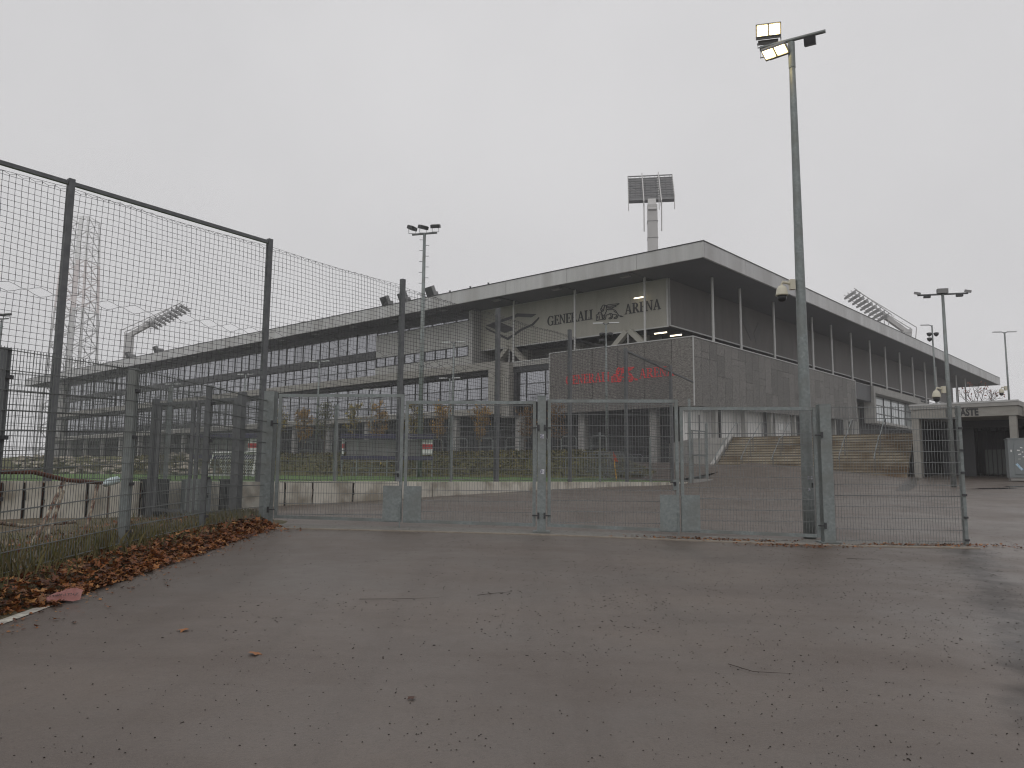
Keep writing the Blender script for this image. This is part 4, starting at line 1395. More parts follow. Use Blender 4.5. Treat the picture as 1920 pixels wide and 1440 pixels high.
street_lamp((-4.7, 58.0, 3.1), 9.0 - 3.1, 'street lamp whose head shows against the lower glazing beside the pier')
street_lamp((-14.6, 58.0, 3.1), 10.2 - 3.1, 'street lamp whose head overlaps the dark band of the facade')
street_lamp((-12.0, 66.0, 3.1), 9.0 - 3.1, 'street lamp seen just above the first two gate leaves')
street_lamp((5.9, 48.0, 2.2), 11.3 - 2.2, 'street lamp with round black loudspeakers below the stadium lettering', speakers=True)
street_lamp((-25.0, 72.0, 3.1), 11.0 - 3.1, 'street lamp behind the fence, left of the second net post')
street_lamp((-34.0, 77.0, 3.1), 10.6 - 3.1, 'street lamp behind the fence near the bent rusty railing')

# pitch floodlight mast with climbing rungs
t = thing('pitch_floodlight', 'slender mast with climbing rungs and three floodlights by the pitch', 'floodlight', (-5.44, 46.0, 1.6))
H = 16.4 - 1.6
m = MB(); m.tube([(0, 0, -.2), (0, 0, H * .5), (0, 0, H)], [.17, .13, .09], 12); m.build('shaft', GALV, t, smooth=True)
m = MB()
for i in range(34):
    z = 3.2 + i * .34
    sg = -1 if i % 2 else 1
    m.rod((0, 0, z), (sg * .3, 0, z), .018)
m.build('climbing_rungs', DKPOST, t)
m = MB(); m.bar((-.78, .2, H), (.78, -.2, H + .02), .1, .1); m.build('cross_arm', DKPOST, t)
for x, y, yaw in ((-.8, .22, 60), (-.1, .05, 40), (.68, -.17, -10)):
    m = MB(); m.box((x, y, H + .42), (.55, .38, .2), rz=R_(yaw), rx=R_(18)); hd = m.build('floodlight_head', DARKG, t)
    m = MB(); m.tube([(x - .2, y, H + .38), (x - .2, y, H + .08), (x + .2, y, H + .08), (x + .2, y, H + .38)], .022, 6); m.build('bracket', LAMPB, hd)
    m = MB(); m.box((x, y, H + .54), (.48, .32, .04), rz=R_(yaw), rx=R_(18)); m.build('top_shell', TRIM, hd)
t2 = copy_tree(t)
t2.location = (-40.3, 60.0, 1.4)
t2.scale = (.8, .8, .83)
tag(t2, 'far floodlight mast at the left edge beyond the net', 'floodlight')

# ------------------------------------------------------------------ stadium floodlight masts
MASTP = M('fog_paled_lamp_grey', (0.30, 0.3, 0.3), (0.38, 0.38, 0.38), sc=2, rough=0.5)  # lamp rows of the farther masts, fog fade put into the colour
MASTL = M('near_mast_lamp_grey', (0.16, 0.16, 0.165), (0.22, 0.22, 0.225), sc=2, rough=0.5)
def flood_mast(loc, lean, label, knee=32.0, elev=32, arm=13.0, w=.72, lampm=None):
    t = thing('floodlight_mast', label, 'floodlight mast', loc, rz=lean, group='leaning stadium floodlight masts')
    m = MB()
    m.hexa([Vector((-w * 1.25, -w * 1.2, 0)), Vector((w * 1.25, -w * 1.2, 0)), Vector((w * 1.25, w * 1.2, 0)), Vector((-w * 1.25, w * 1.2, 0)),
            Vector((-w, -w, knee)), Vector((w, -w, knee)), Vector((w, w, knee)), Vector((-w, w, knee))])
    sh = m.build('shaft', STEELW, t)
    m = MB()
    for z in np.arange(14, knee, 2.1):
        m.box((0, 0, z), (w * 2.17, w * 2.17, .07))
    m.build('shaft_flanges', LAMPB, sh)
    e = R_(elev)
    ax = Vector((math.cos(e), 0, math.sin(e)))
    up = Vector((-math.sin(e), 0, math.cos(e)))
    K0 = Vector((0, 0, knee - .3))
    m = MB()
    m.bar(K0 - ax * .8, K0 + ax * arm * (.2 if lampm else .42), 1.0, .8, up=up)
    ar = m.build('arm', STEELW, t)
    m = MB()
    for sy in (-1.05, 1.05):
        m.bar(K0 - ax * .9 + Vector((0, sy, 0)) + up * 1.5, K0 + ax * arm * .98 + Vector((0, sy, 0)) + up * .5, .13)
        m.bar(K0 - ax * .9 + Vector((0, sy, 0)) + up * 1.5, Vector((-1.1, sy, knee - 3.6)), .13)
        for q in np.linspace(0, arm * .6, 5):
            m.bar(K0 + ax * q + Vector((0, sy, 0)) + up * .3, K0 + ax * q + Vector((0, sy, 0)) + up * .85, .09)
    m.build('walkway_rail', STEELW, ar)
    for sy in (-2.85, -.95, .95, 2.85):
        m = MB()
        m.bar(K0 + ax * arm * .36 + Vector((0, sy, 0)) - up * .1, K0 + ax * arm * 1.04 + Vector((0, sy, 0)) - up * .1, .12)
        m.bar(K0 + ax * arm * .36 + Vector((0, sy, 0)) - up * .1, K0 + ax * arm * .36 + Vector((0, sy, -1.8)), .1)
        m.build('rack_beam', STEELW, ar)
    for i in range(9):
        c = K0 + ax * arm * (.4 + .6 * i / 8.0)
        m = MB()
        m.bar(c + Vector((0, -2.85, 0)), c + Vector((0, 2.85, 0)), .12)
        for j in range(9):
            y = -2.55 + j * .64
            q = c + Vector((.15, y, -.35)) - up * .25
            m.box(q, (.6, .63, .5) if lampm else (.42, .40, .42), ry=R_(20))
            m.bar(q, c + Vector((0, y, 0)), .05)
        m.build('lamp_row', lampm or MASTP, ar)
    return t
flood_mast((17.1, 92.0, 0), R_(82), 'big floodlight mast rising above the roof corner, seen from behind', knee=35.0, elev=50, arm=8.2, w=.6, lampm=MASTL)
flood_mast((78.6, 152.0, 0), R_(176), 'floodlight mast leaning left above the right wing of the roof', knee=31.5, elev=38, arm=13.0)
flood_mast((-82.9, 165.0, 0), R_(3), 'pale floodlight mast leaning right behind the ball net', knee=31.8, elev=31, arm=13.0)

# lattice tower in the fog; its colours are paled to add to the fade
TOWA = M('fog_paled_tower_steel', (.55, .55, .55), rough=.7)
TOWB = M('fog_paled_red_steel', (.74, .67, .66), rough=.7)
TOWC = M('fog_paled_white_steel', (.85, .85, .85), rough=.7)
tw = thing('lattice_tower', 'tall lattice tower fading into the fog behind the ball net', 'tower', (-143.5, 250, 0))
def tw_w(z): return 6.4 - 3.4 * min(z / 100.0, 1)
secs = [0, 8, 16, 23, 30, 36.5, 43, 49, 55, 60.5, 66, 71, 76, 81, 86]
for i in range(len(secs) - 1):
    z0, z1 = secs[i], secs[i + 1]
    w0, w1 = tw_w(z0), tw_w(z1)
    mt = TOWA if z1 < 56 else (TOWB if z1 < 72 else TOWC)  # paler with height, painting in the thickening fog
    m = MB()
    cs = ((-1, -1), (1, -1), (1, 1), (-1, 1))
    for (ax_, ay_), (bx_, by_) in zip(cs, cs[1:] + cs[:1]):
        m.bar((ax_ * w0, ay_ * w0, z0), (ax_ * w1, ay_ * w1, z1), .62 if ax_ > 0 else .42)
        m.bar((ax_ * w0, ay_ * w0, z0), (bx_ * w1, by_ * w1, z1), .2)
        m.bar((bx_ * w0, by_ * w0, z0), (ax_ * w1, ay_ * w1, z1), .2)
        m.bar((ax_ * w1, ay_ * w1, z1), (bx_ * w1, by_ * w1, z1), .18)
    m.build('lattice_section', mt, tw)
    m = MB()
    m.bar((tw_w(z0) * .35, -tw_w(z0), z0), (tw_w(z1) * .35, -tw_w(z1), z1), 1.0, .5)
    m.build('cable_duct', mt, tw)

# ------------------------------------------------------------------ trees
LEAFC = {'orange': [(.20, .10, .025), (.32, .17, .035), (.40, .24, .06), (.22, .15, .04)], 'yellow': [(.14, .12, .025), (.28, .21, .04), (.34, .25, .05), (.11, .1, .02)],
         'green': [(.05, .06, .02), (.09, .095, .03), (.13, .12, .04), (.06, .065, .025)], 'brown': [(.1, .05, .02), (.19, .1, .03), (.15, .08, .03), (.24, .14, .05)], 'red': [(.2, .05, .03), (.28, .09, .05), (.15, .05, .03)]}
BARK = M('bark', (.06, .05, .04), (.11, .095, .08), sc=6, rough=.9)
LM = {k: M('autumn_leaves_' + k, v[0], island=v, rough=.7) for k, v in LEAFC.items()}
def tree_meshes(seed, dens, h=3.8):
    rnd = random.Random(seed)
    tr = MB()
    tr.tube([(0, 0, -.2), (.02, .01, h * .35), (0, .03, h * .7), (.02, 0, h)], [.07, .055, .035, .008], 7)
    br = []
    for i in range(26):
        z = h * rnd.uniform(.3, .93)
        a = rnd.uniform(0, 6.28)
        l = (1.0 - abs(z / h - .45) * 1.05) * rnd.uniform(.55, 1.05) * .95
        p0 = Vector((0, .02, z))
        p1 = p0 + Vector((math.cos(a) * l * .6, math.sin(a) * l * .6, l * .55))
        p2 = p1 + Vector((math.cos(a + .3) * l * .4, math.sin(a + .3) * l * .4, l * .5))
        tr.tube([p0, p1, p2], [.018, .011, .004], 4, False)
        br.append((p0, p1, p2))
    lf = MB()
    for i in range(dens):
        p0, p1, p2 = rnd.choice(br)
        t = rnd.random() ** .6
        p = (p0.lerp(p1, t * 2) if t < .5 else p1.lerp(p2, t * 2 - 1)) + Vector((rnd.gauss(0, .1), rnd.gauss(0, .1), rnd.gauss(0, .1)))
        s = rnd.uniform(.055, .095)
        m3 = Euler((rnd.uniform(0, 6), rnd.uniform(0, 6), rnd.uniform(0, 6))).to_matrix()
        q = [p + m3 @ Vector(v) * s for v in ((-1, 0, 0), (0, -.6, .12), (1.1, 0, 0), (0, .6, .12))]
        lf.add(q, [(0, 1, 2, 3)])
    return tr, lf
TREES = [(-17.64, 58, 6.7, 'yellow', 520, 'young yellow-green tree behind the gates, leftmost of the row'), (-15.49, 57.5, 6.45, 'orange', 900, 'dense orange young tree, second of the row behind the gates'),
         (-13.72, 57, 6.85, 'green', 420, 'sparse dark green young tree right of the dense orange one'), (-11.43, 56, 6.85, 'yellow', 420, 'thin yellowish young tree behind the left end of the team shelter'),
         (-9.44, 55, 6.9, 'orange', 620, 'orange-yellow young tree above the middle of the team shelter'), (-6.91, 54, 6.8, 'yellow', 500, 'yellow young tree just right of the first lock plates'),
         (-4.81, 53.5, 6.75, 'orange', 760, 'orange young tree above the red and white shelter end'), (-2.19, 53, 6.55, 'orange', 800, 'orange young tree in the middle of the second gate leaf'),
         (0.93, 53, 6.4, 'brown', 420, 'thin brown-leaved young tree left of the middle gate post'), (3.13, 53, 6.6, 'brown', 380, 'thin brown-leaved young tree right of the middle gate post')]
for i, (x, y, zt, kind, dens, lab) in enumerate(TREES):
    h = zt - 3.0
    t = thing('young_tree', lab, 'tree', (x, y, 3.0), rz=i * 1.3, group='young autumn trees before the stadium')
    tr, lf = tree_meshes(40 + i, int(dens * 1.05), h)
    tr.build('trunk', BARK, t)
    lf.build('crown', LM[kind], t)
t = thing('bare_tree', 'nearly bare tree with a few red leaves behind the guest gateway', 'tree', (45.6, 75.0, 5.2), group=None)
rnd = random.Random(4)
tr, lf = MB(), MB()
def grow(p, d, l, r, n):
    q = p + d * l * .5 + Vector((rnd.gauss(0, .05), rnd.gauss(0, .05), 0)) * l
    e = p + d * l
    tr.tube([p, q, e], [r, r * .8, r * .62], 5 if n > 2 else 4, False)
    if n == 0:
        if rnd.random() < .3:
            for _ in range(2):
                c = e + Vector((rnd.gauss(0, .1), rnd.gauss(0, .1), rnd.gauss(0, .1)))
                m3 = Euler((rnd.uniform(0, 6), rnd.uniform(0, 6), rnd.uniform(0, 6))).to_matrix()
                lf.add([c + m3 @ Vector(v) * .1 for v in ((-1, 0, 0), (0, -.6, .1), (1, 0, 0), (0, .6, .1))], [(0, 1, 2, 3)])
        return
    for _ in range(3 if n > 1 else 2):
        dd = (d + Vector((rnd.gauss(0, .5), rnd.gauss(0, .5), rnd.gauss(.1, .25)))).normalized()
        grow(e, dd, l * (.42 if n == 5 else rnd.uniform(.62, .85)), r * .6, n - 1)
grow(Vector((0, 0, -.3)), Vector((0, 0, 1)), 2.7, .12, 1 + 4)
tr.build('trunk', BARK, t)
lf.build('crown', LM['red'], t)

# ground cover on the bank
GC = M('bank_ground_cover', (.06, .06, .02), island=[(.05, .055, .02), (.08, .08, .028), (.115, .105, .04), (.15, .13, .045), (.09, .07, .03), (.28, .22, .06)], rough=.85)
rnd = random.Random(9)
b = MB()
for i in range(9000):
    fx = rnd.uniform(-34, 6.8) if i % 3 else rnd.uniform(-14, 6.8)
    e = min(max((7.5 - fx) / 3.5, 0.02), 1)
    d = rnd.uniform(.1, 3.2)
    hh = np.interp(d, [0, .7, 1.6, 2.6, 3.4], [1.6, 2.2, 2.85, 3.16, 3.22])
    z = 1.6 + (hh - 1.6) * e
    p = Vector((fx + d * .5, foot(fx) + d * .866, z + rnd.uniform(-.02, .12)))
    s = rnd.uniform(.06, .16)
    m3 = Euler((rnd.uniform(-.9, .9), rnd.uniform(-.9, .9), rnd.uniform(0, 6))).to_matrix()
    b.add([p + m3 @ Vector(v) * s for v in ((-1, 0, 0), (0, -.45, .1), (1, 0, .3), (0, .45, .1))], [(0, 1, 2, 3)])
tag(b.build('ground_cover', GC), 'low leafy ground cover with yellow flecks on the bank', 'ground cover', kind='stuff')

# ------------------------------------------------------------------ things on and around the pitch
def shelter(loc, rz, label, width=5.0):
    t = thing('team_shelter', label, 'dugout', loc, rz=rz, group='team shelters beside the pitch')
    w = width / 2
    m = MB(); m.bar((-w, 0, 1.0), (w, 0, 1.0), .12, .2); m.build('lower_band', PURPLE, t)
    m = MB(); m.bar((-w, -.3, 2.1), (w, -.3, 2.1), .1, .13); m.prism([(-w, -.3, 2.2), (w, -.3, 2.2), (w, 1.3, 2.3), (-w, 1.3, 2.3)], (0, 0, .06)); m.build('roof', PURPLE, t)
    for x in (-w + .05, w - .6):
        ww = .1 if x < 0 else .55
        for z0, z1, mt in ((1.2, 1.5, WHITE), (1.502, 1.75, RED), (1.752, 2.0, WHITE)):
            m = MB(); m.prism([(x, -.06, z0), (x + ww, -.06, z0), (x + ww, -.06, z1), (x, -.06, z1)], (0, .05, 0)); m.build('striped_panel', mt, t)
    for i in range(7):
        x = -w + .05 + i * (width - .1) / 6
        m = MB(); m.bar((x, 0, 0), (x, 0, 2.1), .06); m.build('post', GALV, t)
    m = MB(); m.prism([(-w + .2, .3, 1.12), (w - .7, .3, 1.12), (w - .7, .3, 2.0), (-w + .2, .3, 2.0)], (0, .02, 0)); m.build('back_pane', glassy('clouded_pane', (.16, .155, .15), (.6, .6, .6), .15, .3), t)
    m = MB(); m.box((0, .1, .45), (width * .8, .35, .05)); bn_ = m.build('bench', GALV, t)
    m = MB()
    for i in range(5):
        m.bar((-w * .75 + i * w * .37, .1, 0), (-w * .75 + i * w * .37, .1, .43), .05)
    m.build('bench_legs', GALV, bn_)
    return t
shelter((-6.72, 42.0, 1.6), R_(-2), 'long team shelter with violet bands and red-white striped end panel')
shelter((-15.6, 42.5, 1.6), R_(-2), 'team shelter mostly hidden behind the verge fence, its striped end by the gate post', 3.6)

t = thing('small_goal', 'small white football goal seen through the verge fence', 'goal', (-12.3, 33.8, 1.55), rz=R_(-35))
m = MB(); m.tube([(-1.7, 0, 0), (-1.5, .3, 1.05), (1.5, .3, 1.05), (1.7, 0, 0)], .05, 8); m.build('front_frame', WHITE, t)
m = MB(); m.tube([(-1.7, 0, .05), (-1.7, 1.0, .05), (1.7, 1.0, .05), (1.7, 0, .05)], .04, 8); m.build('ground_frame', WHITE, t)
m = MB()
for i in range(25):
    x = -1.5 + i * .125
    m.rod((x, .3, 1.05), (x * 1.12, 1.0, .05), .008)
for j in range(8):
    z = .05 + j * .13
    m.rod((-1.65 + z * .15, 1.0 - z * .7, z), (1.65 - z * .15, 1.0 - z * .7, z), .008)
stuff_part(m.build('goal_net', WHITE, t))

t = thing('corner_marker', 'yellow marker pole with an orange pennant behind the pitch fence', 'marker pole', (4.85, 36.6, 1.5))
m = MB(); m.tube([(.1, 0, 0), (0, 0, .95)], .03, 8); m.build('pole', M('yellow_plastic', (.62, .34, .04), rough=.5), t)
m = MB(); m.prism([(-.03, 0, .9), (.19, 0, .88), (-.04, 0, 1.36)], (0, .02, 0)); m.build('pennant', M('orange_cloth', (.5, .07, .03), rough=.7), t)

# galvanised crowd barriers stacked behind the corner
BARR = M('dull_barrier_steel', (.16, .17, .18), (.24, .25, .27), sc=3, rough=.5, metal=.3)
bm_ = MB()
bm_.tube([(-1.2, 0, .1), (-1.2, 0, 1.0), (-1.1, 0, 1.1), (1.1, 0, 1.1), (1.2, 0, 1.0), (1.2, 0, .1)], .022, 6)
bm_.rod((-1.2, 0, .22), (1.2, 0, .22), .02)
for i in range(15):
    bm_.rod((-1.05 + i * .15, 0, .22), (-1.05 + i * .15, 0, 1.08), .01)
BME = bm_.mesh('barrier_frame', BARR)
bf_ = MB()
for x in (-.9, .9):
    bf_.box((x, 0, .03), (.06, .6, .05))
    bf_.box((x, 0, .1), (.05, .05, .12))
BFE = bf_.mesh('barrier_foot', BARR)
BPOS = [(4.0, 40.6, 0, .15, 'steel crowd barrier at the left of the stack behind the orange pennant'), (5.2, 41.0, .35, -.1, 'steel crowd barrier leaning on the stack behind the orange pennant'), (6.2, 41.1, .1, .3, 'steel crowd barrier at the right of the stack, nearest the corner gate'),
        (5.0, 41.9, .62, .05, 'topmost steel crowd barrier of the stack behind the pitch corner'), (6.0, 42.4, .45, .12, 'rear steel crowd barrier of the stack behind the pitch corner')]
for x, y, dz, rz, lab in BPOS:
    t = thing('crowd_barrier', lab, 'barrier', (x, y, 1.55 + dz * .6), rz=rz, group='crowd barriers behind the pitch corner')
    inst(BME, 'frame', t)
    inst(BFE, 'foot', t)
# row of hoop barriers on the bank top
hb = MB()
hb.tube([(-.5, 0, 0), (-.5, 0, .85), (-.38, 0, 1.0), (.38, 0, 1.0), (.5, 0, .85), (.5, 0, 0)], .03, 6)
hb.rod((-.5, 0, .45), (.5, 0, .45), .02)
HBM = hb.mesh('hoop', GALV)
for i in range(13):
    x = -17.0 + i * 1.72
    t = thing('hoop_barrier', 'low steel hoop barrier in the row on top of the bank', 'barrier', (x + 1.6, foot(x) + 2.75, 3.13), rz=R_(-30), group='hoop barriers along the top of the bank')
    inst(HBM, 'hoop', t)

# stones of the rubble bank on the left
STONE = M('pale_rubble', (.24, .21, .17), (.4, .36, .30), sc=3, rough=.9, bump=.4, rand=.3)
rnd = random.Random(21)
smesh = []
for j in range(6):
    m = MB()
    n = 7
    rings = []
    for z, k in ((-.5, .55), (-.1, 1.0), (.3, .85), (.55, .4)):
        rings.append([(math.cos(6.283 * i / n) * k * rnd.uniform(.75, 1.15), math.sin(6.283 * i / n) * k * rnd.uniform(.75, 1.15), z * rnd.uniform(.8, 1.1)) for i in range(n)])
    for r_ in rings: m.V += r_
    for a in range(3):
        for i in range(n):
            m.F.append((a * n + i, a * n + (i + 1) % n, (a + 1) * n + (i + 1) % n, (a + 1) * n + i))
    m.F.append(tuple(3 * n + i for i in range(n)))
    smesh.append(m.mesh('stone', STONE))
t = thing('rubble_bank', 'bank of pale loose stones behind the far side of the pitch', 'rubble', (-34, foot(-34), 1.6))
for i in range(150):
    a = rnd.uniform(-13, 12)
    d = rnd.uniform(-.4, 1.9)
    x = -34 + a
    s = rnd.uniform(.22, .52)
    p = (a, foot(x) - foot(-34) + d - .6, .05 + max(d + .2, 0) * .75 + rnd.uniform(-.1, .15))
    o = inst(rnd.choice(smesh), 'stone', t, p, rnd.uniform(0, 6), (s, s * rnd.uniform(.7, 1.1), s * rnd.uniform(.6, 1)))

# cabinets in front of the wall
for x, y, w, h, mt, lab in ((-7.0, 17.35, .55, .72, CAB, 'pale grey utility cabinet standing against the pitch wall'), (-7.75, 16.95, .5, .74, DARKG, 'dark utility cabinet left of the pale one by the pitch wall'), (-6.45, 17.9, .35, .7, DARKG, 'narrow dark utility cabinet right of the pale one by the pitch wall')):
    g0 = gz(x, y)
    t = thing('utility_cabinet', lab, 'cabinet', (x, y, g0), rz=nrz, group='utility cabinets by the pitch wall')
    m = MB(); m.box((0, 0, h / 2), (w, .3, h)); m.build('body', mt, t)
    m = MB(); m.box((0, -.16, h / 2), (w * .9, .015, h * .88)); dd = m.build('door', mt, t)
    m = MB(); m.box((w * .33, -.175, h * .55), (.03, .02, .1)); m.build('handle', BLACK, dd)
    m = MB(); m.box((0, 0, h + .012), (w + .05, .36, .02)); m.build('lid', mt, t)

# bent rusty railing with a plastic bottle
t = thing('bent_railing', 'bent rusty tubular railing behind the verge fence', 'railing', (-6.4, 10.5, .6))
m = MB(); m.tube([(.25, -2.4, .98), (.16, -1.0, 1.02), (-.03, 0, 1.02), (-.16, 1.0, .91), (-.17, 2.0, .865)], .032, 8); m.build('top_bar', RUSTD, t, smooth=True)
m = MB(); m.tube([(.25, -2.4, .42), (.1, -1.0, .42), (-.1, .0, .30), (-.2, 1.4, .28)], .026, 8); m.build('lower_bar', RUST, t, smooth=True)
m = MB(); m.bar((.35, -2.6, .02), (.1, 1.2, .06), .05, .05); m.build('foot_bar', RUSTD, t)
for a, c in (((-.16, .95, .92), (.25, -.55, -.1)), ((-.14, .9, .75), (.22, -.2, -.1)), ((-.17, 1.9, .86), (.1, 1.0, -.1))):
    m = MB(); m.tube([a, ((a[0] + c[0]) / 2, (a[1] + c[1]) / 2 + .04, (a[2] + c[2]) / 2), c], .027, 8); m.build('leg', RUST, t, smooth=True)
t = thing('plastic_bottle', 'crumpled pale blue plastic bottle stuck on the rusty railing end', 'bottle', (-6.57, 12.55, 1.44), rz=R_(75))
m = MB()
m.tube([(0, 0, 0), (.05, 0, .01), (.1, .01, .02), (.2, 0, .05), (.3, -.01, .07), (.34, 0, .06)], [.02, .045, .06, .068, .06, .02], 10)
m.V = [(x, y + .012 * mnoise.noise((x * 30, y * 30, z * 30)), z + .02 * mnoise.noise((x * 25, y * 25, z * 25))) for x, y, z in m.V]
m.build('body', M('pale_blue_plastic', (.42, .55, .57), (.6, .68, .68), sc=12, rough=.3), t, smooth=True)
m = MB(); m.tube([(-.03, 0, -.005), (.0, 0, 0)], .018, 8); m.build('cap', WHITE, t)

# ------------------------------------------------------------------ leaves, weeds, litter, grit
LEAFM = M('fallen_leaves', (.1, .05, .02), island=[(.045, .016, .008), (.13, .04, .012), (.26, .085, .02), (.19, .06, .016), (.36, .145, .035), (.08, .03, .012), (.42, .21, .07)], rough=.5, spec=.45)
def leaf_poly(rnd, s):
    """five-lobed leaf outline, curled"""
    n = 10
    out = []
    curl = rnd.uniform(-.5, .9)
    for i in range(n):
        a = 6.283 * i / n
        r = s * (1.0 if i % 2 == 0 else .55) * rnd.uniform(.8, 1.1)
        x, y = math.cos(a) * r, math.sin(a) * r
        out.append(Vector((x, y, curl * (x * x) / s * .6 + rnd.uniform(-.1, .1) * s)))
    return [Vector((0, 0, -curl * .08 * s))] + out
rnd = random.Random(33)
b = MB()
def put_leaf(mb, p, s, tilt):
    m3 = Euler((rnd.gauss(0, tilt), rnd.gauss(0, tilt), rnd.uniform(0, 6.28))).to_matrix()
    vs = [p + m3 @ v for v in leaf_poly(rnd, s)]
    n = len(vs) - 1
    mb.add(vs, [(0, 1 + i, 1 + (i + 1) % n) for i in range(n)])
for i in range(7600):
    y = rnd.uniform(4.5, 14.75)
    near = min(max((14.9 - y) / 6.5, .25), 1)
    x = -4.36 - abs(rnd.gauss(0, .21 + .05 * near)) + (rnd.uniform(0, .10) if rnd.random() < .2 else 0)
    if x < -5.4: continue
    if y < 7.45 and x > -4.47: continue
    if y > 13.4 and x > -4.5 + (14.7 - y) * .05 and rnd.random() < .4: continue
    pile = .05 * math.exp(-((x + 4.6) / .22) ** 2)
    z = (vz(x, y) if x < -4.36 else gz(x, y)) + .012 + rnd.uniform(0, .02 + pile)
    put_leaf(b, Vector((x, y, z)), rnd.choice((rnd.uniform(.012, .025), rnd.uniform(.022, .05), rnd.uniform(.03, .068))), .36)
for i in range(420):          # strays blown onto the asphalt
    y = rnd.uniform(5.0, 14.2)
    x = -4.34 + abs(rnd.gauss(0, .32)) ** 1.3
    put_leaf(b, Vector((x, y, gz(x, y) + .012)), rnd.uniform(.008, .026), .25)
for i in range(900):          # thinner cover behind the fence
    x, y = rnd.uniform(-7.4, -5.0), rnd.uniform(6.5, 16)
    put_leaf(b, Vector((x, y, vz(x, y) + .02)), rnd.uniform(.025, .05), .4)
for (cx_, cy_, sx_, sy_, nn_) in ((3.7, 14.25, .75, .10, 330), (5.0, 13.62, .55, .12, 260), (7.6, 14.0, .6, .09, 260), (6.7, 13.98, .6, .05, 70), (9.2, 13.9, .8, .25, 120), (-4.2, 14.3, .2, .2, 60)):
    for i in range(nn_):
        x, y = rnd.gauss(cx_, sx_), rnd.gauss(cy_, sy_)
        put_leaf(b, Vector((x, y, gz(x, y) + .018 + rnd.uniform(0, .012))), rnd.uniform(.014, .032), .35)
tag(b.build('fallen_leaves', LEAFM), 'drift of brown fallen leaves along the asphalt edge', 'leaves', kind='stuff')
for x, y, lab in ((-2.75, 6.72, 'single orange-brown leaf lying alone nearest the litter'), (-1.93, 6.05, 'single flat brown leaf lying on open asphalt'), (-.62, 5.1, 'single dark red-brown leaf on the asphalt before the second gate leaf')):
    m = MB()
    put_leaf(m, Vector((0, 0, .016)), .06 if 'dark' not in lab else .04, .15)
    o = m.build('fallen_leaf', LEAFM if 'dark' not in lab else M('dark_leaf', (.075, .028, .014), (.05, .02, .012), sc=40), None, loc=(x, y, gz(x, y)))
    tag(o, lab, 'leaf', 'single leaves on the asphalt')

WEED = M('weeds', (.06, .07, .02), island=[(.07, .07, .022), (.11, .105, .03), (.16, .13, .05), (.10, .08, .035), (.17, .15, .06)], rough=.85)
rnd = random.Random(8)
b = MB()
for i in range(4200):
    y = rnd.uniform(4.6, 15.6)
    x = -4.95 + rnd.gauss(-.12, .22) if rnd.random() < .7 else rnd.uniform(-7.5, -5)
    if x > -4.62: continue
    h = rnd.uniform(.06, .26) * (1.15 if y < 11 else .75)
    z = vz(x, y)
    a = rnd.uniform(0, 6.28)
    w = rnd.uniform(.004, .009)
    lx, ly = math.cos(a) * h * rnd.uniform(.1, .6), math.sin(a) * h * rnd.uniform(.1, .6)
    px_, py_ = -math.sin(a) * w, math.cos(a) * w
    b.add([(x - px_, y - py_, z), (x + px_, y + py_, z), (x + lx * .4 + px_ * .7, y + ly * .4 + py_ * .7, z + h * .6), (x + lx, y + ly, z + h)], [(0, 1, 2), (0, 2, 3)])
tag(b.build('weeds', WEED), 'tufts of weeds and grass along the foot of the fence', 'weeds', kind='stuff')

# dark bits strewn over the asphalt
BITS = M('dark_plant_bits', (.03, .025, .02), island=[(.008, .006, .005), (.014, .010, .008), (.024, .017, .012), (.010, .008, .007), (.012, .009, .007), (.10, .085, .065)], rough=.75, spec=.2)
rnd = random.Random(2)
b = MB()
cnt = 0
while cnt < 12500:
    y = 2.6 + 27 * rnd.random() ** 1.15
    xm = .72 * y + 1.5
    x = rnd.uniform(-min(xm, 4.3 if y < 15 else 5), xm)
    d = .12 + .8 * (mnoise.noise((x * .45, y * .45, 4.2)) * .5 + .5) + .38 * min(max(x / 5, -1), 1) + .15 * mnoise.noise((x * 2.1, y * 2.1, 1.2))
    if rnd.random() > d: continue
    if y > 15 and x < netx(y) + .3: continue
    cnt += 1
    l = rnd.uniform(.0028, .0085) * (1.6 if rnd.random() < .05 else 1) * (.72 if y < 6 else 1)
    w = l * rnd.uniform(.22, .6)
    h = rnd.uniform(.002, .006)
    a = rnd.gauss(.1, .7)
    c_, s_ = math.cos(a), math.sin(a)
    z = gz(x, y) + (.0125 if 13.7 < y < 15.2 else .001)
    q = [(x + c_ * u - s_ * v, y + s_ * u + c_ * v) for u, v in ((-l, -w), (l, -w), (l, w), (-l, w))]
    b.add([(px_, py_, z) for px_, py_ in q] + [(x + c_ * l * .5, y + s_ * l * .5, z + h), (x - c_ * l * .5, y - s_ * l * .5, z + h)], [(0, 1, 4, 5), (2, 3, 5, 4), (1, 2, 4), (3, 0, 5)])
tag(b.build('strewn_plant_debris', BITS), 'small dark plant bits strewn over the asphalt', 'debris', kind='stuff')

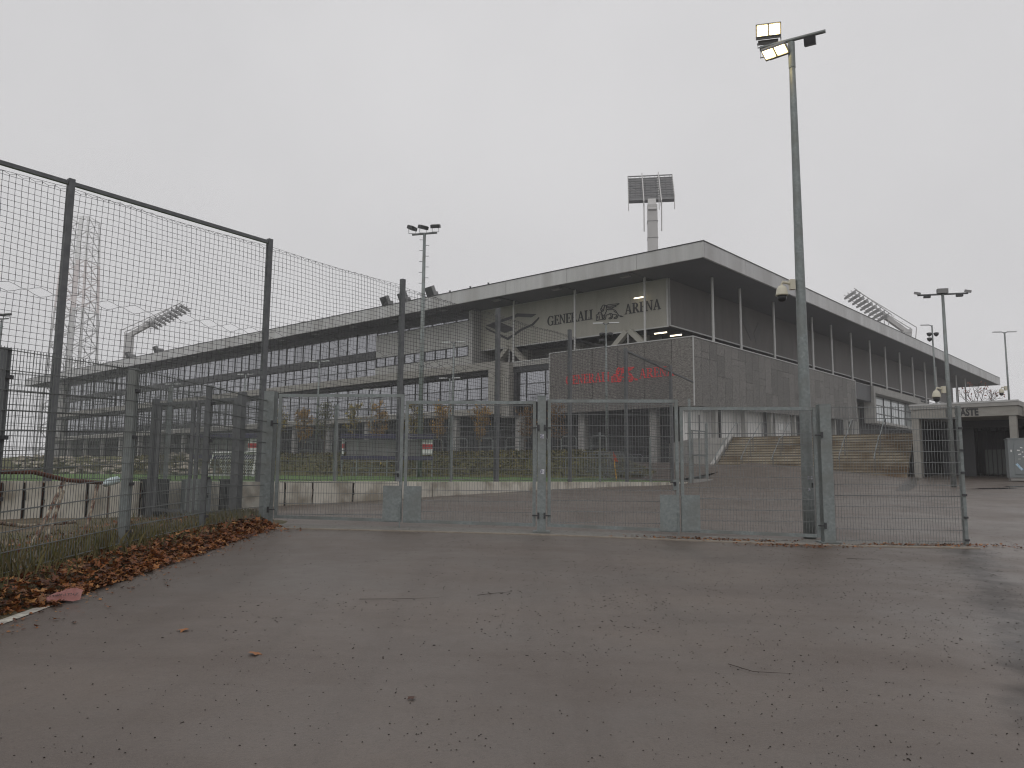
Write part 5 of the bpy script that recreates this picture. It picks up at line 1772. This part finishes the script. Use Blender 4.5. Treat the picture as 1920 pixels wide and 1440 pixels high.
TWIG = M('twig_bark', (.035, .026, .02), (.06, .045, .035), sc=20, rough=.8)
for pts, lab in ((((-1.55, 8.15), (-1.2, 8.2), (-.75, 8.32)), 'thin straight twig lying on the asphalt before the second gate leaf'), (((-.35, 8.5), (-.2, 8.62), (.02, 8.75)), 'short forked twig on the asphalt before the middle gate post'), (((1.65, 6.05), (1.78, 5.86), (2.05, 5.83)), 'curved twig on the asphalt before the third gate leaf'), (((5.2, 12.2), (5.45, 12.15), (5.7, 12.18)), 'small twig on the asphalt just before the fence panel')):
    x0, y0 = pts[0]
    m = MB()
    m.tube([(x - x0, y - y0, gz(x, y) - gz(x0, y0) + .012) for x, y in pts], [.003, .0025, .001], 6)
    if 'forked' in lab:
        m.tube([(.14, .11, .012), (.10, .19, .02)], [.005, .002], 5)
    tag(m.build('twig', TWIG, None, loc=(x0, y0, gz(x0, y0))), lab, 'twig', 'twigs on the asphalt')

# torn red-pink plastic litter with printed characters
t = thing('plastic_litter', 'torn pink plastic strip with dark print lying on the leaf edge', 'litter', (-4.42, 7.62, gz(-4.4, 7.62) + .02), rz=R_(12))
PINK = M('pink_plastic', (.27, .10, .09), (.36, .16, .14), sc=14, rough=.4)
m = MB()
top = [(-.19, .12), (-.15, .10), (-.07, .06), (-.02, .05), (.05, .1), (.09, .20), (.14, .23), (.2, .2), (.25, .15)]
bot = [(-.17, .05), (-.13, .01), (-.08, -.03), (-.02, -.04), (.04, -.03), (.1, -.01), (.15, .01), (.2, .02), (.26, .03)]
rnd = random.Random(6)
for i, (a, c) in enumerate(zip(top, bot)):
    for k in range(4):
        f = k / 3
        x, y = a[0] + (c[0] - a[0]) * f, a[1] * .8 + (c[1] - a[1] * .8) * f
        z = (.03 + .3 * max(a[1], 0)) * (1 - f) + .01 + .022 * math.sin(i * 1.9 + k * 1.4) * (1 if 0 < k < 3 else .4) + (.03 if k == 1 and i > 3 else 0)
        m.V.append((x + rnd.uniform(-.006, .006), y, z))
for i in range(8):
    for k in range(3):
        o = 4 * i + k
        m.F.append((o, o + 1, o + 5, o + 4))
sh = m.build('sheet', PINK, t)
md = sh.modifiers.new('thickness', 'SOLIDIFY'); md.thickness = .003
me = text_mesh('ZYLLY-HIENCR', LETTER, 'print', .062, depth=.0006)
place_text(me, 'print', t, (.235, .06, .075), (-1, -.12, -.03), (0, -.8, -.35), sx=.72)

# shallow puddle by the lamp post
b = MB()
rnd = random.Random(3)
PUD = M('puddle_water', (.02, .018, .016), rough=.04, spec=.6)
for cx_, cy_, rx_, ry_ in ((19.6, 31.6, 1.0, .35), (21.2, 32.4, .7, .3)):
    n = 22
    o = len(b.V)
    for i in range(n):
        a = 6.283 * i / n
        k = rnd.uniform(.75, 1.1)
        x, y = cx_ + math.cos(a) * rx_ * k, cy_ + math.sin(a) * ry_ * k
        b.V.append((x, y, gz(x, y) + .008))
    b.F.append(tuple(range(o, o + n)))
tag(b.build('puddle', PUD), 'shallow puddle on the asphalt near the guest gateway', 'puddle', kind='structure')

# ------------------------------------------------------------------ haze
b = MB()
b.hexa([(-190, -14, -2.2), (135, -14, -2.2), (135, 275, -2.2), (-190, 275, -2.2), (-190, -14, 88), (135, -14, 88), (135, 275, 88), (-190, 275, 88)])
HZ = bpy.data.materials.new('haze')
HZ.use_nodes = True
hn = HZ.node_tree.nodes
hn.clear()
pv = hn.new('ShaderNodeVolumePrincipled')
pv.inputs['Color'].default_value = (.97, .97, .98, 1)
pv.inputs['Density'].default_value = .0011
pv.inputs['Anisotropy'].default_value = .35
ho = hn.new('ShaderNodeOutputMaterial')
HZ.node_tree.links.new(pv.outputs[0], ho.inputs['Volume'])
tag(b.build('haze', HZ), 'thin grey fog over the whole site', 'haze', kind='stuff')
